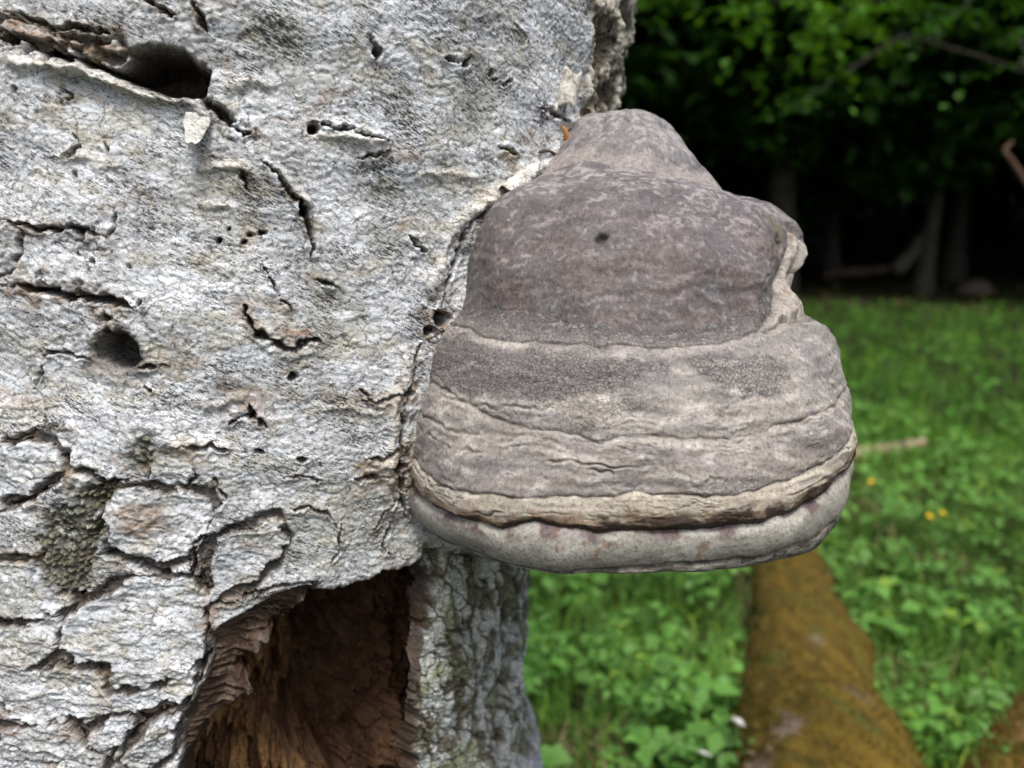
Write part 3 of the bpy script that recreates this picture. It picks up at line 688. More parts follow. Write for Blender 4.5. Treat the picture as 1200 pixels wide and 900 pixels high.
LINES = [ring_line(p) for p in (
 [(640,200),(680,190),(740,192),(800,204),(832,214)],
 [(528,356),(560,360),(620,364),(700,380),(760,385),(830,378),(880,362),(905,330),(925,318)],
 [(512,378),(545,382),(575,398),(640,402),(700,408),(760,408),(830,400),(890,386),(930,378),(962,368)],
 [(487,436),(520,456),(560,480),(620,502),(700,516),(760,509),(840,514),(900,505),(950,486),(1000,450)],
 [(473,520),(495,552),(540,576),(620,583),(700,581),(780,578),(850,580),(920,568),(970,540),(1006,492)],
 [(470,562),(500,588),(550,610),(590,619),(625,610),(660,619),(720,626),(790,624),(860,617),(920,604),(965,580),(1004,540)],
 [(476,600),(510,632),(560,652),(620,662),(700,667),(800,665),(880,655),(940,632),(985,598)])]
PH = np.concatenate([np.linspace(-1.85, 1.95, 600), np.linspace(1.95, 2*math.pi-1.85, 70)[1:-1]])
PHw = np.where(PH > math.pi, PH-2*math.pi, PH)
jit = [fbm(np.cos(PHw)*2.2+k*9, np.sin(PHw)*2.2, 4, 220+k)*0.006 + fbm(PHw*7, PHw*0+k, 4, 240+k)*0.008 for k in range(7)]
MB = np.stack([np.zeros(len(PH))]+[np.clip(f(PHw)+j, 0, 0.995) for f, j in zip(LINES, jit)]+[np.ones(len(PH))])
for k in range(1, 9): MB[k] = np.maximum(MB[k], MB[k-1]+0.012)
MB[8] = np.maximum(MB[7]+0.012, 1.0)
ROWS = [52, 110, 30, 70, 56, 40, 44, 16]
# displacement per band: bulge, where it peaks, groove depth at the lower edge
BULGE = [0.004, 0.006, -0.001, 0.0010, 0.0010, 0.0012, 0.0026, 0.0010]
PEAK = [0.5, 0.72, 0.4, 0.35, 0.5, 0.45, 0.5, 0.5]
GROOVE = [0.0008, 0.0030, 0.0014, 0.0013, 0.0012, 0.0042, 0.0034, 0.001]
GW = [0.004, 0.010, 0.0011, 0.0011, 0.0011, 0.0026, 0.0015, 0.001]
def fp(pts):
    return [(a*0.15, b*LEN) for a, b in (on_fungus(*p) for p in pts)]
PATCH = [fp([(500,405),(545,392),(570,408),(640,412),(700,420),(786,426),(786,440),(742,446),(735,458),(690,464),(620,472),(555,466),(505,446),(494,424)]),
         fp([(800,418),(850,412),(900,414),(930,432),(912,462),(880,468),(850,455),(815,440)])]
FOLD = fp([(914,272),(936,285),(940,330),(950,360),(930,376),(896,384),(912,345),(916,310)])
FINE = [fp(p) for p in ([(480,488),(515,515),(560,532),(605,522),(660,514),(720,518)], [(735,545),(770,540),(795,550),(815,572),(832,556),(852,562)], [(925,562),(960,548),(985,528),(1002,508)], [(915,580),(955,568),(985,550),(1002,530)],
        [(482,470),(505,492),(540,506),(590,510),(640,505)], [(790,424),(800,436),(806,452)], [(958,438),(966,450),(972,462)], [(890,386),(905,395),(920,388),(940,392)], [(690,548),(700,556),(712,552),(722,560)], [(820,205),(838,200),(846,210)], [(880,340),(900,320),(904,300)],
        [(540,598),(600,600),(660,604),(720,602)], [(500,455),(560,474),(610,478),(660,474),(700,476)], [(478,545),(510,566),(560,580)], [(600,545),(660,540),(720,548),(780,542)])]
HOLE1 = on_fungus(909, 287); HOLE2 = on_fungus(706, 286)
EAR = on_fungus(927, 305)
fungus = empty('bracket_fungus', tuple(fung_base(np.array(0.6), np.array(1.0))*0 + np.array([prof[-1, 0], prof[-1, 1], prof[-1, 3]])))
tag(fungus, 'large hoof-shaped grey bracket fungus with stacked growth rings growing on the birch', 'fungus')
floc = np.array(fungus.location)
LABELS = ['mauve-grey knob at the top of the fungus', 'dark mauve-grey dome speckled with pale film', 'narrow dark crazed shelf under the dome', 'pale grey ring with dark crazed patches',
          'thin mauve-beige ring with lifted scales', 'cream ring stained rusty brown along its lower groove', 'pale smooth swollen margin', 'thin cracked lower rim']
ms = []; band_of = []; tau = []
for k, n in enumerate(ROWS):
    t = np.linspace(0, 1, n)
    for x in (t if k == 0 else t[1:]): ms.append(MB[k]+(MB[k+1]-MB[k])*x); band_of.append(k); tau.append(x)
Mg = np.array(ms); band_of = np.array(band_of); tau = np.array(tau); NRW, NC = Mg.shape
PHg = np.tile(PHw, (NRW, 1))
Pb = fung_base(PHg, np.clip(Mg, 0, 1))
# smooth closed normals
du_ = np.roll(Pb, -1, 1)-np.roll(Pb, 1, 1); dv_ = np.gradient(Pb, axis=0)
nr = np.cross(dv_, du_); nr /= np.linalg.norm(nr, axis=-1, keepdims=True)+1e-9
if (nr[NRW//2, NC//3]*(Pb[NRW//2, NC//3]-floc)).sum() < 0: nr = -nr
nr[0] = (0, 0, 1)
Pn = Pb[..., 0]*0.95-Pb[..., 1]*0.2; Pm = Pb[..., 2]+Pb[..., 1]*0.75
SXg = np.sin(PHg)*0.15; CXg = np.cos(PHg)*0.15           # seamless coordinates round the fungus
A = (PHg*0.15).astype(F32); Bm = (Mg*LEN).astype(F32)
topw = sstep(0.42, 0.30, Mg)
NA = lerp(A, Pn, topw > 0.5).astype(F32); NB_ = lerp(Bm, Pm, topw > 0.5).astype(F32)   # upper dome: coordinates without a pole
jA = A + 0.004*fbm(A/0.012, Bm/0.012, 3, 251); jB = Bm + 0.003*fbm(A/0.012, Bm/0.012, 3, 257)
def bulge(t, pk):
    return np.where(t < pk, np.sin(t/pk*math.pi/2), np.cos((t-pk)/(1-pk)*math.pi/2)**0.7)
disp = np.zeros(Mg.shape)
tauG = tau[:, None]+0*Mg
for k in range(8):
    r = band_of == k
    lump = 1+0.7*fbm(A[r]/0.06, Bm[r]*0+k*3.3, 2, 261)
    disp[r] += BULGE[k]*bulge(tauG[r], PEAK[k])*lump
for k in range(7):
    d = np.abs(Mg-MB[k+1])*LEN; am = np.clip(0.7+1.1*fbm(A/0.04, 0*A+k, 3, 271+k), 0.08, 1.6)
    disp -= GROOVE[k]*am*np.exp(-(d/GW[k])**2)
disp += 0.0050*fbm(Pn/0.07+3, Pm/0.06, 2, 281) + 0.0009*fbm(Pn/0.026, Pm/0.018, 3, 283) + 0.00022*fbm(Pn/0.006, Pm/0.005, 4, 285)
# fine concentric growth lines and radial wrinkles in places
growl = perlin(A/0.07, (Bm+0.005*fbm(A/0.03, Bm/0.03, 3, 291))/0.0048, 293)
growu = perlin(A/0.09, (Bm+0.006*fbm(A/0.04, Bm/0.03, 3, 292))/0.014, 294)
disp += 0.0006*growl*sstep(0.36, 0.46, Mg)*(band_of <= 5)[:, None] + 0.0012*growu*sstep(0.46, 0.30, Mg)*sstep(0.03, 0.12, Mg)
disp += 0.0003*fbm(A/0.0045, Bm/0.03, 3, 295)*((band_of == 2) | (band_of == 4))[:, None]
# lifted scale edges
sc_ = fbm(jA/0.05, jB/0.016, 4, 297)*4+20; sfr = sc_-np.floor(sc_)
mid = ((band_of >= 3) & (band_of <= 5))[:, None]
disp += 0.0008*(sstep(0, 0.06, sfr)-sfr)*mid*sstep(-0.1, 0.3, fbm(A/0.06, Bm/0.04, 2, 299))
fd = poly_sd(jA, jB, FOLD); foldm = sstep(-0.004, 0.004, fd)
finek = np.zeros(Mg.shape); finel = np.zeros(Mg.shape)
for P in FINE:
    d, t = seg_dist(jA, jB, P); e1 = np.clip(6*t*(1-t), 0, 1)*np.clip(0.6+1.2*fbm(A/0.02, Bm/0.02, 2, 303), 0, 1)
    finek = np.maximum(finek, np.exp(-(d/0.0008)**2)*e1); finel = np.maximum(finel, np.exp(-(d/0.0035)**2)*e1)
disp += 0.0007*finel - 0.0016*finek
disp += -0.004*np.exp(-(fd/0.0035)**2)*(fd > -0.02) + 0.004*foldm*fbm(A/0.012, Bm/0.03, 2, 301) + 0.002*foldm
dE = np.hypot((A-EAR[0]*0.15)/0.010, (Bm-EAR[1]*LEN)/0.020); disp += 0.010*np.exp(-dE**2)
holes = np.zeros(Mg.shape)
for (hp_, hm_), r1, r2, dp in ((HOLE1, 0.0055, 0.0065, 0.010), (HOLE2, 0.004, 0.003, 0.004)):
    q = np.hypot((jA-hp_*0.15)/r1, (jB-hm_*LEN)/r2); k = sstep(1.3, 0.4, q); disp -= dp*k; holes = np.maximum(holes, k)
Pv = Pb + nr*disp[..., None]
# colour of the crust
Cf = np.empty(Mg.shape+(3,), F32)
BC = [(0.20, 0.19, 0.192), (0.15, 0.139, 0.142), (0.125, 0.118, 0.117), (0.345, 0.325, 0.295), (0.31, 0.285, 0.262), (0.37, 0.335, 0.265), (0.36, 0.35, 0.305), (0.30, 0.285, 0.245)]
for k in range(8): Cf[band_of == k] = BC[k]
bd = (band_of[:, None]+0*Mg); up = bd <= 1
wA = Pn + 0.004*fbm(Pn/0.012, Pm/0.012, 3, 305); wB = Pm + 0.004*fbm(Pn/0.012, Pm/0.012, 3, 307)
n1 = fbm(wA/0.035, wB/0.022, 4, 311); n2 = fbm(wA/0.0055, wB/0.005, 4, 313, 0.6); n3 = fbm(wA/0.09, wB/0.045, 3, 317); n4 = fbm(wA/0.012, wB/0.010, 4, 319, 0.6)
Cf = mixc(Cf, (0.42, 0.395, 0.385), sstep(0.0, 0.30, n2+0.6*n1+0.05*(bd == 0)+0.18*(tauG < 0.3)*(bd == 1))*up*0.60)
Cf = mixc(Cf, (0.095, 0.082, 0.084), sstep(0.05, 0.40, n4+0.5*n3-0.1*(bd == 0))*up*0.68)
Cf = mixc(Cf, (0.135, 0.102, 0.09), (bd == 1)*sstep(0.35, 0.75, tauG)*sstep(-0.35, 0.25, n1)*0.65)
Cf = mixc(Cf, (0.34, 0.305, 0.28), (bd == 0)*sstep(0.72, 0.95, tauG+0.2*n1)*0.7)
Cf = mixc(Cf, (0.36, 0.335, 0.32), (bd == 2)*sstep(0.1, 0.45, n2)*0.6)
mid = (bd >= 3) & (bd <= 4)
Cf = mixc(Cf, (0.24, 0.222, 0.225), mid*sstep(0.0, 0.35, n1+0.4*n4)*0.72)
Cf = mixc(Cf, (0.58, 0.55, 0.51), mid*sstep(0.08, 0.4, fbm(wA/0.022, wB/0.010, 4, 323))*0.62)
Cf = mixc(Cf, (0.27, 0.22, 0.185), mid*sstep(0.18, 0.42, n2-0.3*n1)*0.65)
Cf = mixc(Cf, (0.14, 0.125, 0.12), mid*sstep(0.35, 0.6, fbm(wA/0.0035, wB/0.0035, 3, 325))*0.6)
crk = np.zeros(Mg.shape)
for P, st in zip(PATCH, (0.92, 0.7)):
    m = sstep(-0.002, 0.0025, poly_sd(jA, jB, P)+0.004*fbm(A/0.01, Bm/0.01, 4, 331))*(bd == 3)
    Cf = mixc(Cf, (0.17, 0.157, 0.155), m*st*np.clip(0.8+0.7*n2, 0, 1)); crk = np.maximum(crk, m*0.85)
Cf = mixc(Cf, (0.20, 0.185, 0.178), (bd == 3)*sstep(0.55, 0.0, tauG+0.5*n1)*0.6)
Cf = mixc(Cf, (0.27, 0.25, 0.235), (bd == 2)*sstep(0.2, 1.0, tauG+0.4*n4)*0.6)
crk = np.maximum(crk, (bd == 2)*0.75)
crk = np.maximum(crk, sstep(0.05, 0.4, n3)*((bd >= 3) & (bd <= 4))*0.5)
crk = np.maximum(crk, sstep(0.2, 0.5, n1)*up*0.10)
# pale lip just below each crack, broken dark brown line inside
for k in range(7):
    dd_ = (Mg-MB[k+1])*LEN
    lip = np.exp(-((dd_-0.0030)/0.0026)**2)*np.clip(0.55+fbm(A/0.03, 0*A+k*2.7, 2, 341), 0, 1)
    if k in (2, 3, 4): Cf = mixc(Cf, (0.56, 0.525, 0.465), lip*(0.35 if k == 2 else 0.5))
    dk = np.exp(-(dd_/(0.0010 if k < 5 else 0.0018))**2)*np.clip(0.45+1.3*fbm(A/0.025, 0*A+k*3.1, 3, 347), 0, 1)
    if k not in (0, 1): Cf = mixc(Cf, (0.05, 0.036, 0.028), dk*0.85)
Cf = mixc(Cf, (0.52, 0.495, 0.45), finel*0.45); Cf = mixc(Cf, (0.06, 0.045, 0.035), finek*0.8)
Cf = Cf*(1+0.22*growl*((bd >= 3) & (bd <= 5))+0.14*growu*up)[..., None].astype(F32)
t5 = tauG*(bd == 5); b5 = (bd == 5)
Cf = mixc(Cf, (0.62, 0.57, 0.47), sstep(0.0, 0.4, n4)*b5*(1-t5)*0.6)
Cf = mixc(Cf, (0.23, 0.145, 0.085), sstep(0.35, 0.75, t5+0.55*n4+0.25*n1)*b5*0.75)
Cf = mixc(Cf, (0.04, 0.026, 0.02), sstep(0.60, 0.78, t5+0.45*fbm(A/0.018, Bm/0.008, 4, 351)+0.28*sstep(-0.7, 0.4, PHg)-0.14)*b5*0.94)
b6 = bd == 6
Cf = mixc(Cf, (0.11, 0.07, 0.075), b6*sstep(0.40, 0.10, tauG)*sstep(0.05, 0.25, fbm(A/0.03, Bm/0.02, 3, 353))*0.9)
Cf = mixc(Cf, (0.26, 0.255, 0.225), b6*sstep(0.0, 0.4, n1)*0.65)
Cf = mixc(Cf, (0.46, 0.455, 0.42), b6*sstep(0.1, 0.4, -n1)*0.5)
Cf = mixc(Cf, (0.22, 0.12, 0.06), b6*sstep(0.42, 0.55, fbm(A/0.012, Bm/0.02, 3, 355))*0.6)
Cf = mixc(Cf, (0.05, 0.04, 0.035), b6*sstep(0.55, 0.68, fbm(A/0.003, Bm/0.003, 3, 357))*0.7)
Cf = mixc(Cf, (0.09, 0.08, 0.065), (bd == 7)*sstep(-0.02, 0.15, fbm(A/0.015, Bm/0.003, 3, 359))*0.9)
fs = foldm*(bd <= 3)
Cf = mixc(Cf, (0.45, 0.42, 0.37), fs*0.75); Cf = mixc(Cf, (0.25, 0.17, 0.11), fs*sstep(0.1, 0.4, fbm(A/0.004, Bm/0.012, 3, 361))*0.65); crk = crk*(1-foldm)
Cf = mixc(Cf, (0.16, 0.15, 0.075), np.exp(-(np.hypot(A-HOLE1[0]*0.15, Bm-HOLE1[1]*LEN+0.010)/0.012)**2)*0.6)
Cf = mixc(Cf, (0.02, 0.018, 0.014), holes*0.85)
r0 = 0; g0 = 0
cnt = np.cumsum(ROWS)-np.arange(8)
for k in range(8):
    a = 0 if k == 0 else cnt[k-1]-1; b = cnt[k]
    sub = Pv[a:b].reshape(-1, 3)-floc
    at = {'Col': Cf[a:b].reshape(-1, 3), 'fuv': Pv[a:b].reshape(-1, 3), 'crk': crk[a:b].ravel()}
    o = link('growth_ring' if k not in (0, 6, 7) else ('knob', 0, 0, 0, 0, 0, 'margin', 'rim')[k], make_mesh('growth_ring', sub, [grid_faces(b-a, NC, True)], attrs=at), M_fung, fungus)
    o['label'] = LABELS[k]
# underside with pores
lastr = Pv[-1]; cen = np.array([prof[-1, 0], prof[-1, 1]+0.01, prof[-1, 3]+0.012])
ks = np.linspace(0, 1, 24); Vp = lastr[None]*(1-ks)[:, None, None]+cen*ks[:, None, None]
Vp[..., 2] = lastr[None, :, 2] + 0.012*np.sin(ks*math.pi/2)[:, None]*1.0 - 0.004*np.sin(ks*math.pi)[:, None]
o = link('pore_surface', make_mesh('pore_surface', Vp.reshape(-1, 3)-floc, [grid_faces(24, NC, True)], attrs={'Col': np.tile((0.30, 0.25, 0.18), (24*NC, 1)), 'fuv': Vp.reshape(-1, 3), 'crk': np.zeros(24*NC)}), M_fung, fungus)
o['label'] = 'flat tan underside full of tiny pores'

# small scraps caught where fungus and bark meet
def tube(pts, rad, sides=8, seed=0, bump=0.0):
    pts = np.array(pts, float); n = len(pts); rad = np.broadcast_to(np.asarray(rad, float), (n,))
    tg = np.gradient(pts, axis=0); tg /= np.linalg.norm(tg, axis=1, keepdims=True)+1e-9
    ref = np.array([0.31, 0.17, 0.93]); vs = []
    for i in range(n):
        a = np.cross(tg[i], ref); a /= np.linalg.norm(a)+1e-9; b = np.cross(tg[i], a)
        an = np.linspace(0, 2*math.pi, sides, endpoint=False)
        k = 1+bump*fbm(np.cos(an)*1.5+i*0.35, np.sin(an)*1.5+seed, 3, seed)
        vs.append(pts[i]+(rad[i]*k)[:, None]*(np.cos(an)[:, None]*a+np.sin(an)[:, None]*b))
    V = np.vstack(vs+[pts[:1], pts[-1:]]); Fq = grid_faces(n, sides, True)
    j = np.arange(sides); N0 = n*sides
    c0 = np.stack([np.full(sides, N0), (j+1) % sides, j], 1); c1 = np.stack([np.full(sides, N0+1), (n-1)*sides+j, (n-1)*sides+(j+1) % sides], 1)
    return V, Fq, np.vstack([c0, c1])
def twig(name, a, b, r, label, cat, c=(0.10, 0.075, 0.05)):
    p0, p1 = bark_pt(*a), bark_pt(*b); t = np.linspace(0, 1, 7)[:, None]
    p = p0+(p1-p0)*t; p[:, 2] += 0.002*np.sin(t[:, 0]*5)
    V, q, tr = tube(p, r*(1-0.5*t[:, 0]), 7, 3, 0.3)
    e = empty(name, tuple(p0)) if False else link(name, make_mesh(name, V-p0, [q, tr], attrs={'Col': np.tile(c, (len(V), 1))}), M_wood, None, tuple(p0))
    return tag(e, label, cat)
twig('twig', (625,178), (655,184), 0.0013, 'thin dark twig lying against the bark beside the orange bud scale', 'twig')
twig('twig', (662,142), (640,128), 0.0022, 'short brown twig under the upright bark curl above the fungus', 'twig')
p0 = bark_pt(652, 168, 0.004)
V, q, tr = tube([p0, p0+(0.001, -0.001, 0.004), p0+(0.0, -0.002, 0.009), p0+(-0.002, -0.001, 0.012)], [0.0008, 0.0019, 0.0016, 0.0005], 8, 5, 0.3)
tag(link('bud_scale', make_mesh('bud_scale', V-p0, [q, tr], attrs={'Col': np.tile((0.50, 0.22, 0.07), (len(V), 1))}), M_wood, None, tuple(p0)), 'tiny orange bud scale caught between bark and fungus top', 'bud scale')

# ------------------------------------------------------------------ fallen mossy logs
def log_mesh(path, rad, sides, seed, bumps, moss, bark, bare):
    path = np.array(path, float); n = 90
    t = np.linspace(0, 1, len(path)); ti = np.linspace(0, 1, n)
    p = np.stack([np.interp(ti, t, path[:, k]) for k in range(3)], 1)
    for k in range(3):
        q = np.convolve(np.pad(p[:, k], 6, mode='edge'), np.ones(13)/13, 'valid'); p[:, k] = q
    r = np.interp(ti, t, rad)
    tg = np.gradient(p, axis=0); tg /= np.linalg.norm(tg, axis=1, keepdims=True)
    up = np.array([0, 0, 1.0]); sx = np.cross(tg, up); sx /= np.linalg.norm(sx, axis=1, keepdims=True); uz = np.cross(sx, tg)
    an = np.linspace(0, 2*math.pi, sides, endpoint=False)
    L = np.concatenate([[0], np.cumsum(np.linalg.norm(np.diff(p, axis=0), axis=1))])
    AN, LL = np.meshgrid(an, L)
    x = np.cos(AN)*1.3+LL*5; y = np.sin(AN)*1.3-LL*3
    k = 0.11*fbm(np.cos(AN)*1.1+LL*4, np.sin(AN)*1.1+LL*1.5, 3, seed) + 0.08*fbm(x*3, y*3, 3, seed+5) + 0.05*fbm(x*8, y*8, 3, seed+9)
    for (lc, ac, wl, wa, amp) in bumps: k = k + amp*np.exp(-((LL-lc)/wl)**2-((np.angle(np.exp(1j*(AN-ac))))/wa)**2)
    rr_ = r[:, None]*(1+k)
    V = p[:, None]+rr_[..., None]*(np.cos(AN)[..., None]*sx[:, None]+np.sin(AN)[..., None]*uz[:, None])
    C = np.empty(AN.shape+(3,), F32); C[:] = moss[0]
    C = mixc(C, moss[1], sstep(-0.1, 0.3, fbm(x*2.5, y*2.5, 4, seed+21))); C = mixc(C, (0.055, 0.045, 0.015), sstep(0.1, 0.45, fbm(x*4, y*4, 4, seed+23))*0.7); C = mixc(C, (0.09, 0.115, 0.02), sstep(0.2, 0.5, fbm(x*1.6+5, y*1.6, 3, seed+27))*0.6); C = mixc(C, moss[2], sstep(0.15, 0.5, fbm(x*5, y*5, 3, seed+25))*0.6)
    low = sstep(0.1, -0.45, np.sin(AN)+0.35*fbm(x*3, y*3, 3, seed+29)); C = mixc(C, bark, low*0.9)
    for (lc, ac, wl, wa) in bare:
        q = np.hypot((LL-lc)/wl, np.angle(np.exp(1j*(AN-ac)))/wa)+0.6*fbm(x*6, y*6, 3, seed+33); C = mixc(C, (0.24, 0.18, 0.15), sstep(1.0, 0.6, q)*0.7)
    n_ = len(L); Vf = np.vstack([V.reshape(-1, 3), p[:1], p[-1:]]); Cc = np.vstack([C.reshape(-1, 3), [[0.2, 0.13, 0.07]]*2])
    j = np.arange(sides); N0 = n_*sides
    caps = np.vstack([np.stack([np.full(sides, N0), (j+1) % sides, j], 1), np.stack([np.full(sides, N0+1), (n_-1)*sides+j, (n_-1)*sides+(j+1) % sides], 1)])
    return Vf, grid_faces(n_, sides, True), caps, Cc, V, np.gradient(V, axis=0)
MOSSC = [(0.115, 0.075, 0.011), (0.18, 0.118, 0.018), (0.105, 0.098, 0.018)]
def add_log(name, path, rad, seed, bumps, bare, label, cat, mossc=MOSSC):
    Vf, q, caps, Cc, Vg, _ = log_mesh(path, rad, 72, seed, bumps, mossc, (0.12, 0.085, 0.07), bare)
    base = np.array(path[0], float); e = empty(name, tuple(base)); tag(e, label, cat)
    link('wood', make_mesh('wood', Vf-base, [q, caps], attrs={'Col': Cc}), M_moss, e)
    # short moss fuzz on the upper side
    g = Vg.reshape(-1, 3); cen = Vg.mean(1, keepdims=True)+0*Vg; nrm = (Vg-cen).reshape(-1, 3); nrm /= np.linalg.norm(nrm, axis=1, keepdims=True)
    cand = np.where(nrm[:, 2] > -0.05)[0]; pick = rng.choice(cand, 9000)
    d = nrm[pick]+rng.normal(0, 0.5, (9000, 3)); d /= np.linalg.norm(d, axis=1, keepdims=True)
    b = g[pick]+rng.normal(0, 0.006, (9000, 3)); b -= 0.003*nrm[pick]
    sd_ = np.cross(d, rng.normal(0, 1, (9000, 3))); sd_ /= np.linalg.norm(sd_, axis=1, keepdims=True)
    ln = rng.uniform(0.008, 0.018, (9000, 1))
    V = np.stack([b-sd_*0.0025, b+sd_*0.0025, b+d*ln], 1).reshape(-1, 3)-base
    Cm = np.repeat(Cc[pick]*rng.uniform(0.7, 1.5, (9000, 1)), 3, 0)
    f = link('moss', make_mesh('moss', V, [np.arange(27000).reshape(-1, 3)], False, {'Col': Cm}), M_leaf, e); f['kind'] = 'stuff'
    return e
lf = ground_at(932, 640, 0.24); lm_ = ground_at(958, 790, 0.30); ln_ = ground_at(1002, 905, 0.35)
ln2 = ln_+(ln_-lm_)*0.9
add_log('mossy_log', [(ln2[0], ln2[1], 0.16), (ln_[0], ln_[1], 0.165), (lm_[0], lm_[1], 0.14), (lf[0], lf[1], 0.115), (lf[0]+0.05, lf[1]+0.4, 0.10)], [0.205, 0.20, 0.16, 0.118, 0.11], 5,
        [(1.15, 0.4, 0.10, 0.7, 0.25), (0.6, 1.2, 0.15, 0.8, 0.12)], [(0.52, 2.1, 0.05, 0.22), (0.62, 1.25, 0.05, 0.2), (0.95, 1.5, 0.03, 0.12), (0.42, 2.6, 0.08, 0.3), (0.30, 2.9, 0.10, 0.35)],
        'thick fallen log covered in golden olive moss lying in the grass', 'log')
sa = ground_at(1215, 880, 0.06); sb = ground_at(1330, 800, 0.10)
add_log('mossy_branch', [(sa[0]-0.22, sa[1]-0.16, 0.06), (sa[0], sa[1], 0.09), (sb[0], sb[1], 0.10), (sb[0]+0.7, sb[1]+0.5, 0.08)], [0.05, 0.085, 0.10, 0.09], 9, [], [(0.2, 1.4, 0.06, 0.3)],
        'shorter rusty mossy log half sunk in leaves beside the thick log', 'log', [(0.15, 0.085, 0.02), (0.19, 0.13, 0.025), (0.10, 0.10, 0.025)])

def stick(name, path, rad, label, cat, c, seed=1, stubs=()):
    path = np.array(path, float); base = path[0]; t = np.linspace(0, 1, len(path)); ti = np.linspace(0, 1, 24)
    p = np.stack([np.interp(ti, t, path[:, k]) for k in range(3)], 1)
    p += 0.25*np.array(rad).mean()*np.stack([fbm(ti*6, ti*0+k, 2, seed+k) for k in range(3)], 1)
    V, q, tr = tube(p, np.interp(ti, t, rad), 14, seed, 0.25)
    C = np.tile(c, (len(V), 1))*(0.75+0.5*rng.random((len(V), 1)))
    if stubs:
        e = empty(name, tuple(base)); tag(e, label, cat)
        link('stem', make_mesh('stem', V-base, [q, tr], attrs={'Col': C}), M_wood, e)
        for a, b, r in stubs:
            V, q, tr = tube(np.linspace(a, b, 8), np.linspace(r, r*0.5, 8), 9, seed+3, 0.25)
            link('side_branch', make_mesh('side_branch', V-base, [q, tr], attrs={'Col': np.tile(c, (len(V), 1))}), M_wood, e)
        return e
    return tag(link(name, make_mesh(name, V-base, [q, tr], attrs={'Col': C}), M_wood, None, tuple(base)), label, cat)
a = ground_at(925, 545, 0.06); b = ground_at(1082, 519, 0.07)
stick('fallen_branch', [a, (a+b)/2, b], [0.045, 0.04, 0.028], 'bare pale stick lying on the lawn behind the fungus', 'branch', (0.36, 0.27, 0.19), 3)
d1 = CAM+ray(1176, 176)*3.6; d2 = CAM+ray(1215, 232)*3.6; d3 = CAM+ray(1330, 560)*3.7; d4 = ground_at(1390, 690, 0.0)
stick('dead_sapling', [d4, d3, d2, d1], [0.022, 0.018, 0.014, 0.012], 'thin bare brown dead sapling with a broken forked tip', 'sapling', (0.085, 0.052, 0.035), 8,
      [(d1, CAM+ray(1187, 166)*3.6, 0.013), (d3, d3+np.array([0.25, 0.1, 0.35]), 0.012)])

# ------------------------------------------------------------------ grass, herbs, litter (nobody could count them)
def scatter(n, r0, r1, a0, a1, pw=0.6):
    t = rng.random(n); r = (r0**pw+(r1**pw-r0**pw)*t)**(1/pw); a = np.radians(rng.uniform(a0, a1, n))
    return r*np.sin(a), r*np.cos(a), r
logaxis = [np.array(q) for q in ((ln2[0], ln2[1]), (ln_[0], ln_[1]), (lm_[0], lm_[1]), (lf[0], lf[1]))]
def clear(x, y):
    d, _ = seg_dist(x, y, logaxis)
    return (d > 0.13) & (np.hypot(x-T0[0]+0.2, y-T0[1]) > 0.36)
def green(n, x, y, base, var, yel):
    k = fbm(x*0.8, y*0.8, 3, 401)[:, None]; c = np.array(base)*(1+var*rng.normal(0, 1, (n, 1)))*(1+0.45*k)
    m = (rng.random((n, 1)) < yel); c = np.where(m, c*np.array([1.9, 1.35, 0.9]), c)
    return np.clip(c, 0.004, 0.8)
def grass_mesh(n, r0, r1, hgt, wid, base, pw=0.6):
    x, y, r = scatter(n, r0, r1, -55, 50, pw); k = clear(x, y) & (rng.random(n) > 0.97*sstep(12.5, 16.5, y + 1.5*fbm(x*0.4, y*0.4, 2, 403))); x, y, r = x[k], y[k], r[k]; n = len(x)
    sc = 1+0.07*r; hn = hgt*rng.uniform(0.45, 1.25, n)*(1+0.5*fbm(x*1.3, y*1.3, 2, 405)); wn = wid*rng.uniform(0.6, 1.3, n)*sc
    a = rng.uniform(0, 2*math.pi, n); lean = rng.uniform(0.15, 0.9, n)
    dx, dy = np.cos(a), np.sin(a); z = terrain(x, y)-0.01
    P = np.stack([x, y, z], 1); D = np.stack([dx, dy, 0*dx], 1); W = np.stack([-dy, dx, 0*dx], 1)*wn[:, None]; Z = np.array([0, 0, 1.0])
    m1 = P+D*(lean*hn*0.25)[:, None]+Z*(hn*0.6)[:, None]; tip = P+D*(lean*hn)[:, None]+Z*(hn*(1-0.35*lean))[:, None]
    V = np.stack([P-W, P+W, m1+W*0.8, m1-W*0.8, tip], 1).reshape(-1, 3)
    i = np.arange(n)*5; Fq = np.stack([i, i+1, i+2, i+3], 1); Ft = np.stack([i+3, i+2, i+4], 1)
    cg = green(n, x, y, base, 0.22, 0.06); dry = (rng.random(n) < 0.5*sstep(0.12, 0.4, fbm(x*1.5+9, y*1.5, 2, 407))*sstep(5.0, 3.0, y))[:, None]; cg = np.where(dry, np.array([0.30, 0.24, 0.12])*(0.6+0.6*rng.random((n, 1))), cg)
    C = np.repeat(cg, 5, 0)
    return V, Fq, Ft, C
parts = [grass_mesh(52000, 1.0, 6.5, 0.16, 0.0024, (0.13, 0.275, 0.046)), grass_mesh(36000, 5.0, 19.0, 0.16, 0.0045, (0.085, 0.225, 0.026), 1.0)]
def join(ps):
    Vs, qs, ts, cs = [], [], [], []; o = 0
    for V, q, t, c in ps: Vs.append(V); qs.append(q+o); ts.append(t+o); cs.append(c); o += len(V)
    return np.vstack(Vs), np.vstack(qs), np.vstack(ts), np.vstack(cs)
V, q, t, c = join(parts)
tag(link('grass', make_mesh('grass', V, [q, t], False, {'Col': c}), M_grass), 'fresh green meadow grass round the birch and the logs', 'grass', kind='stuff')

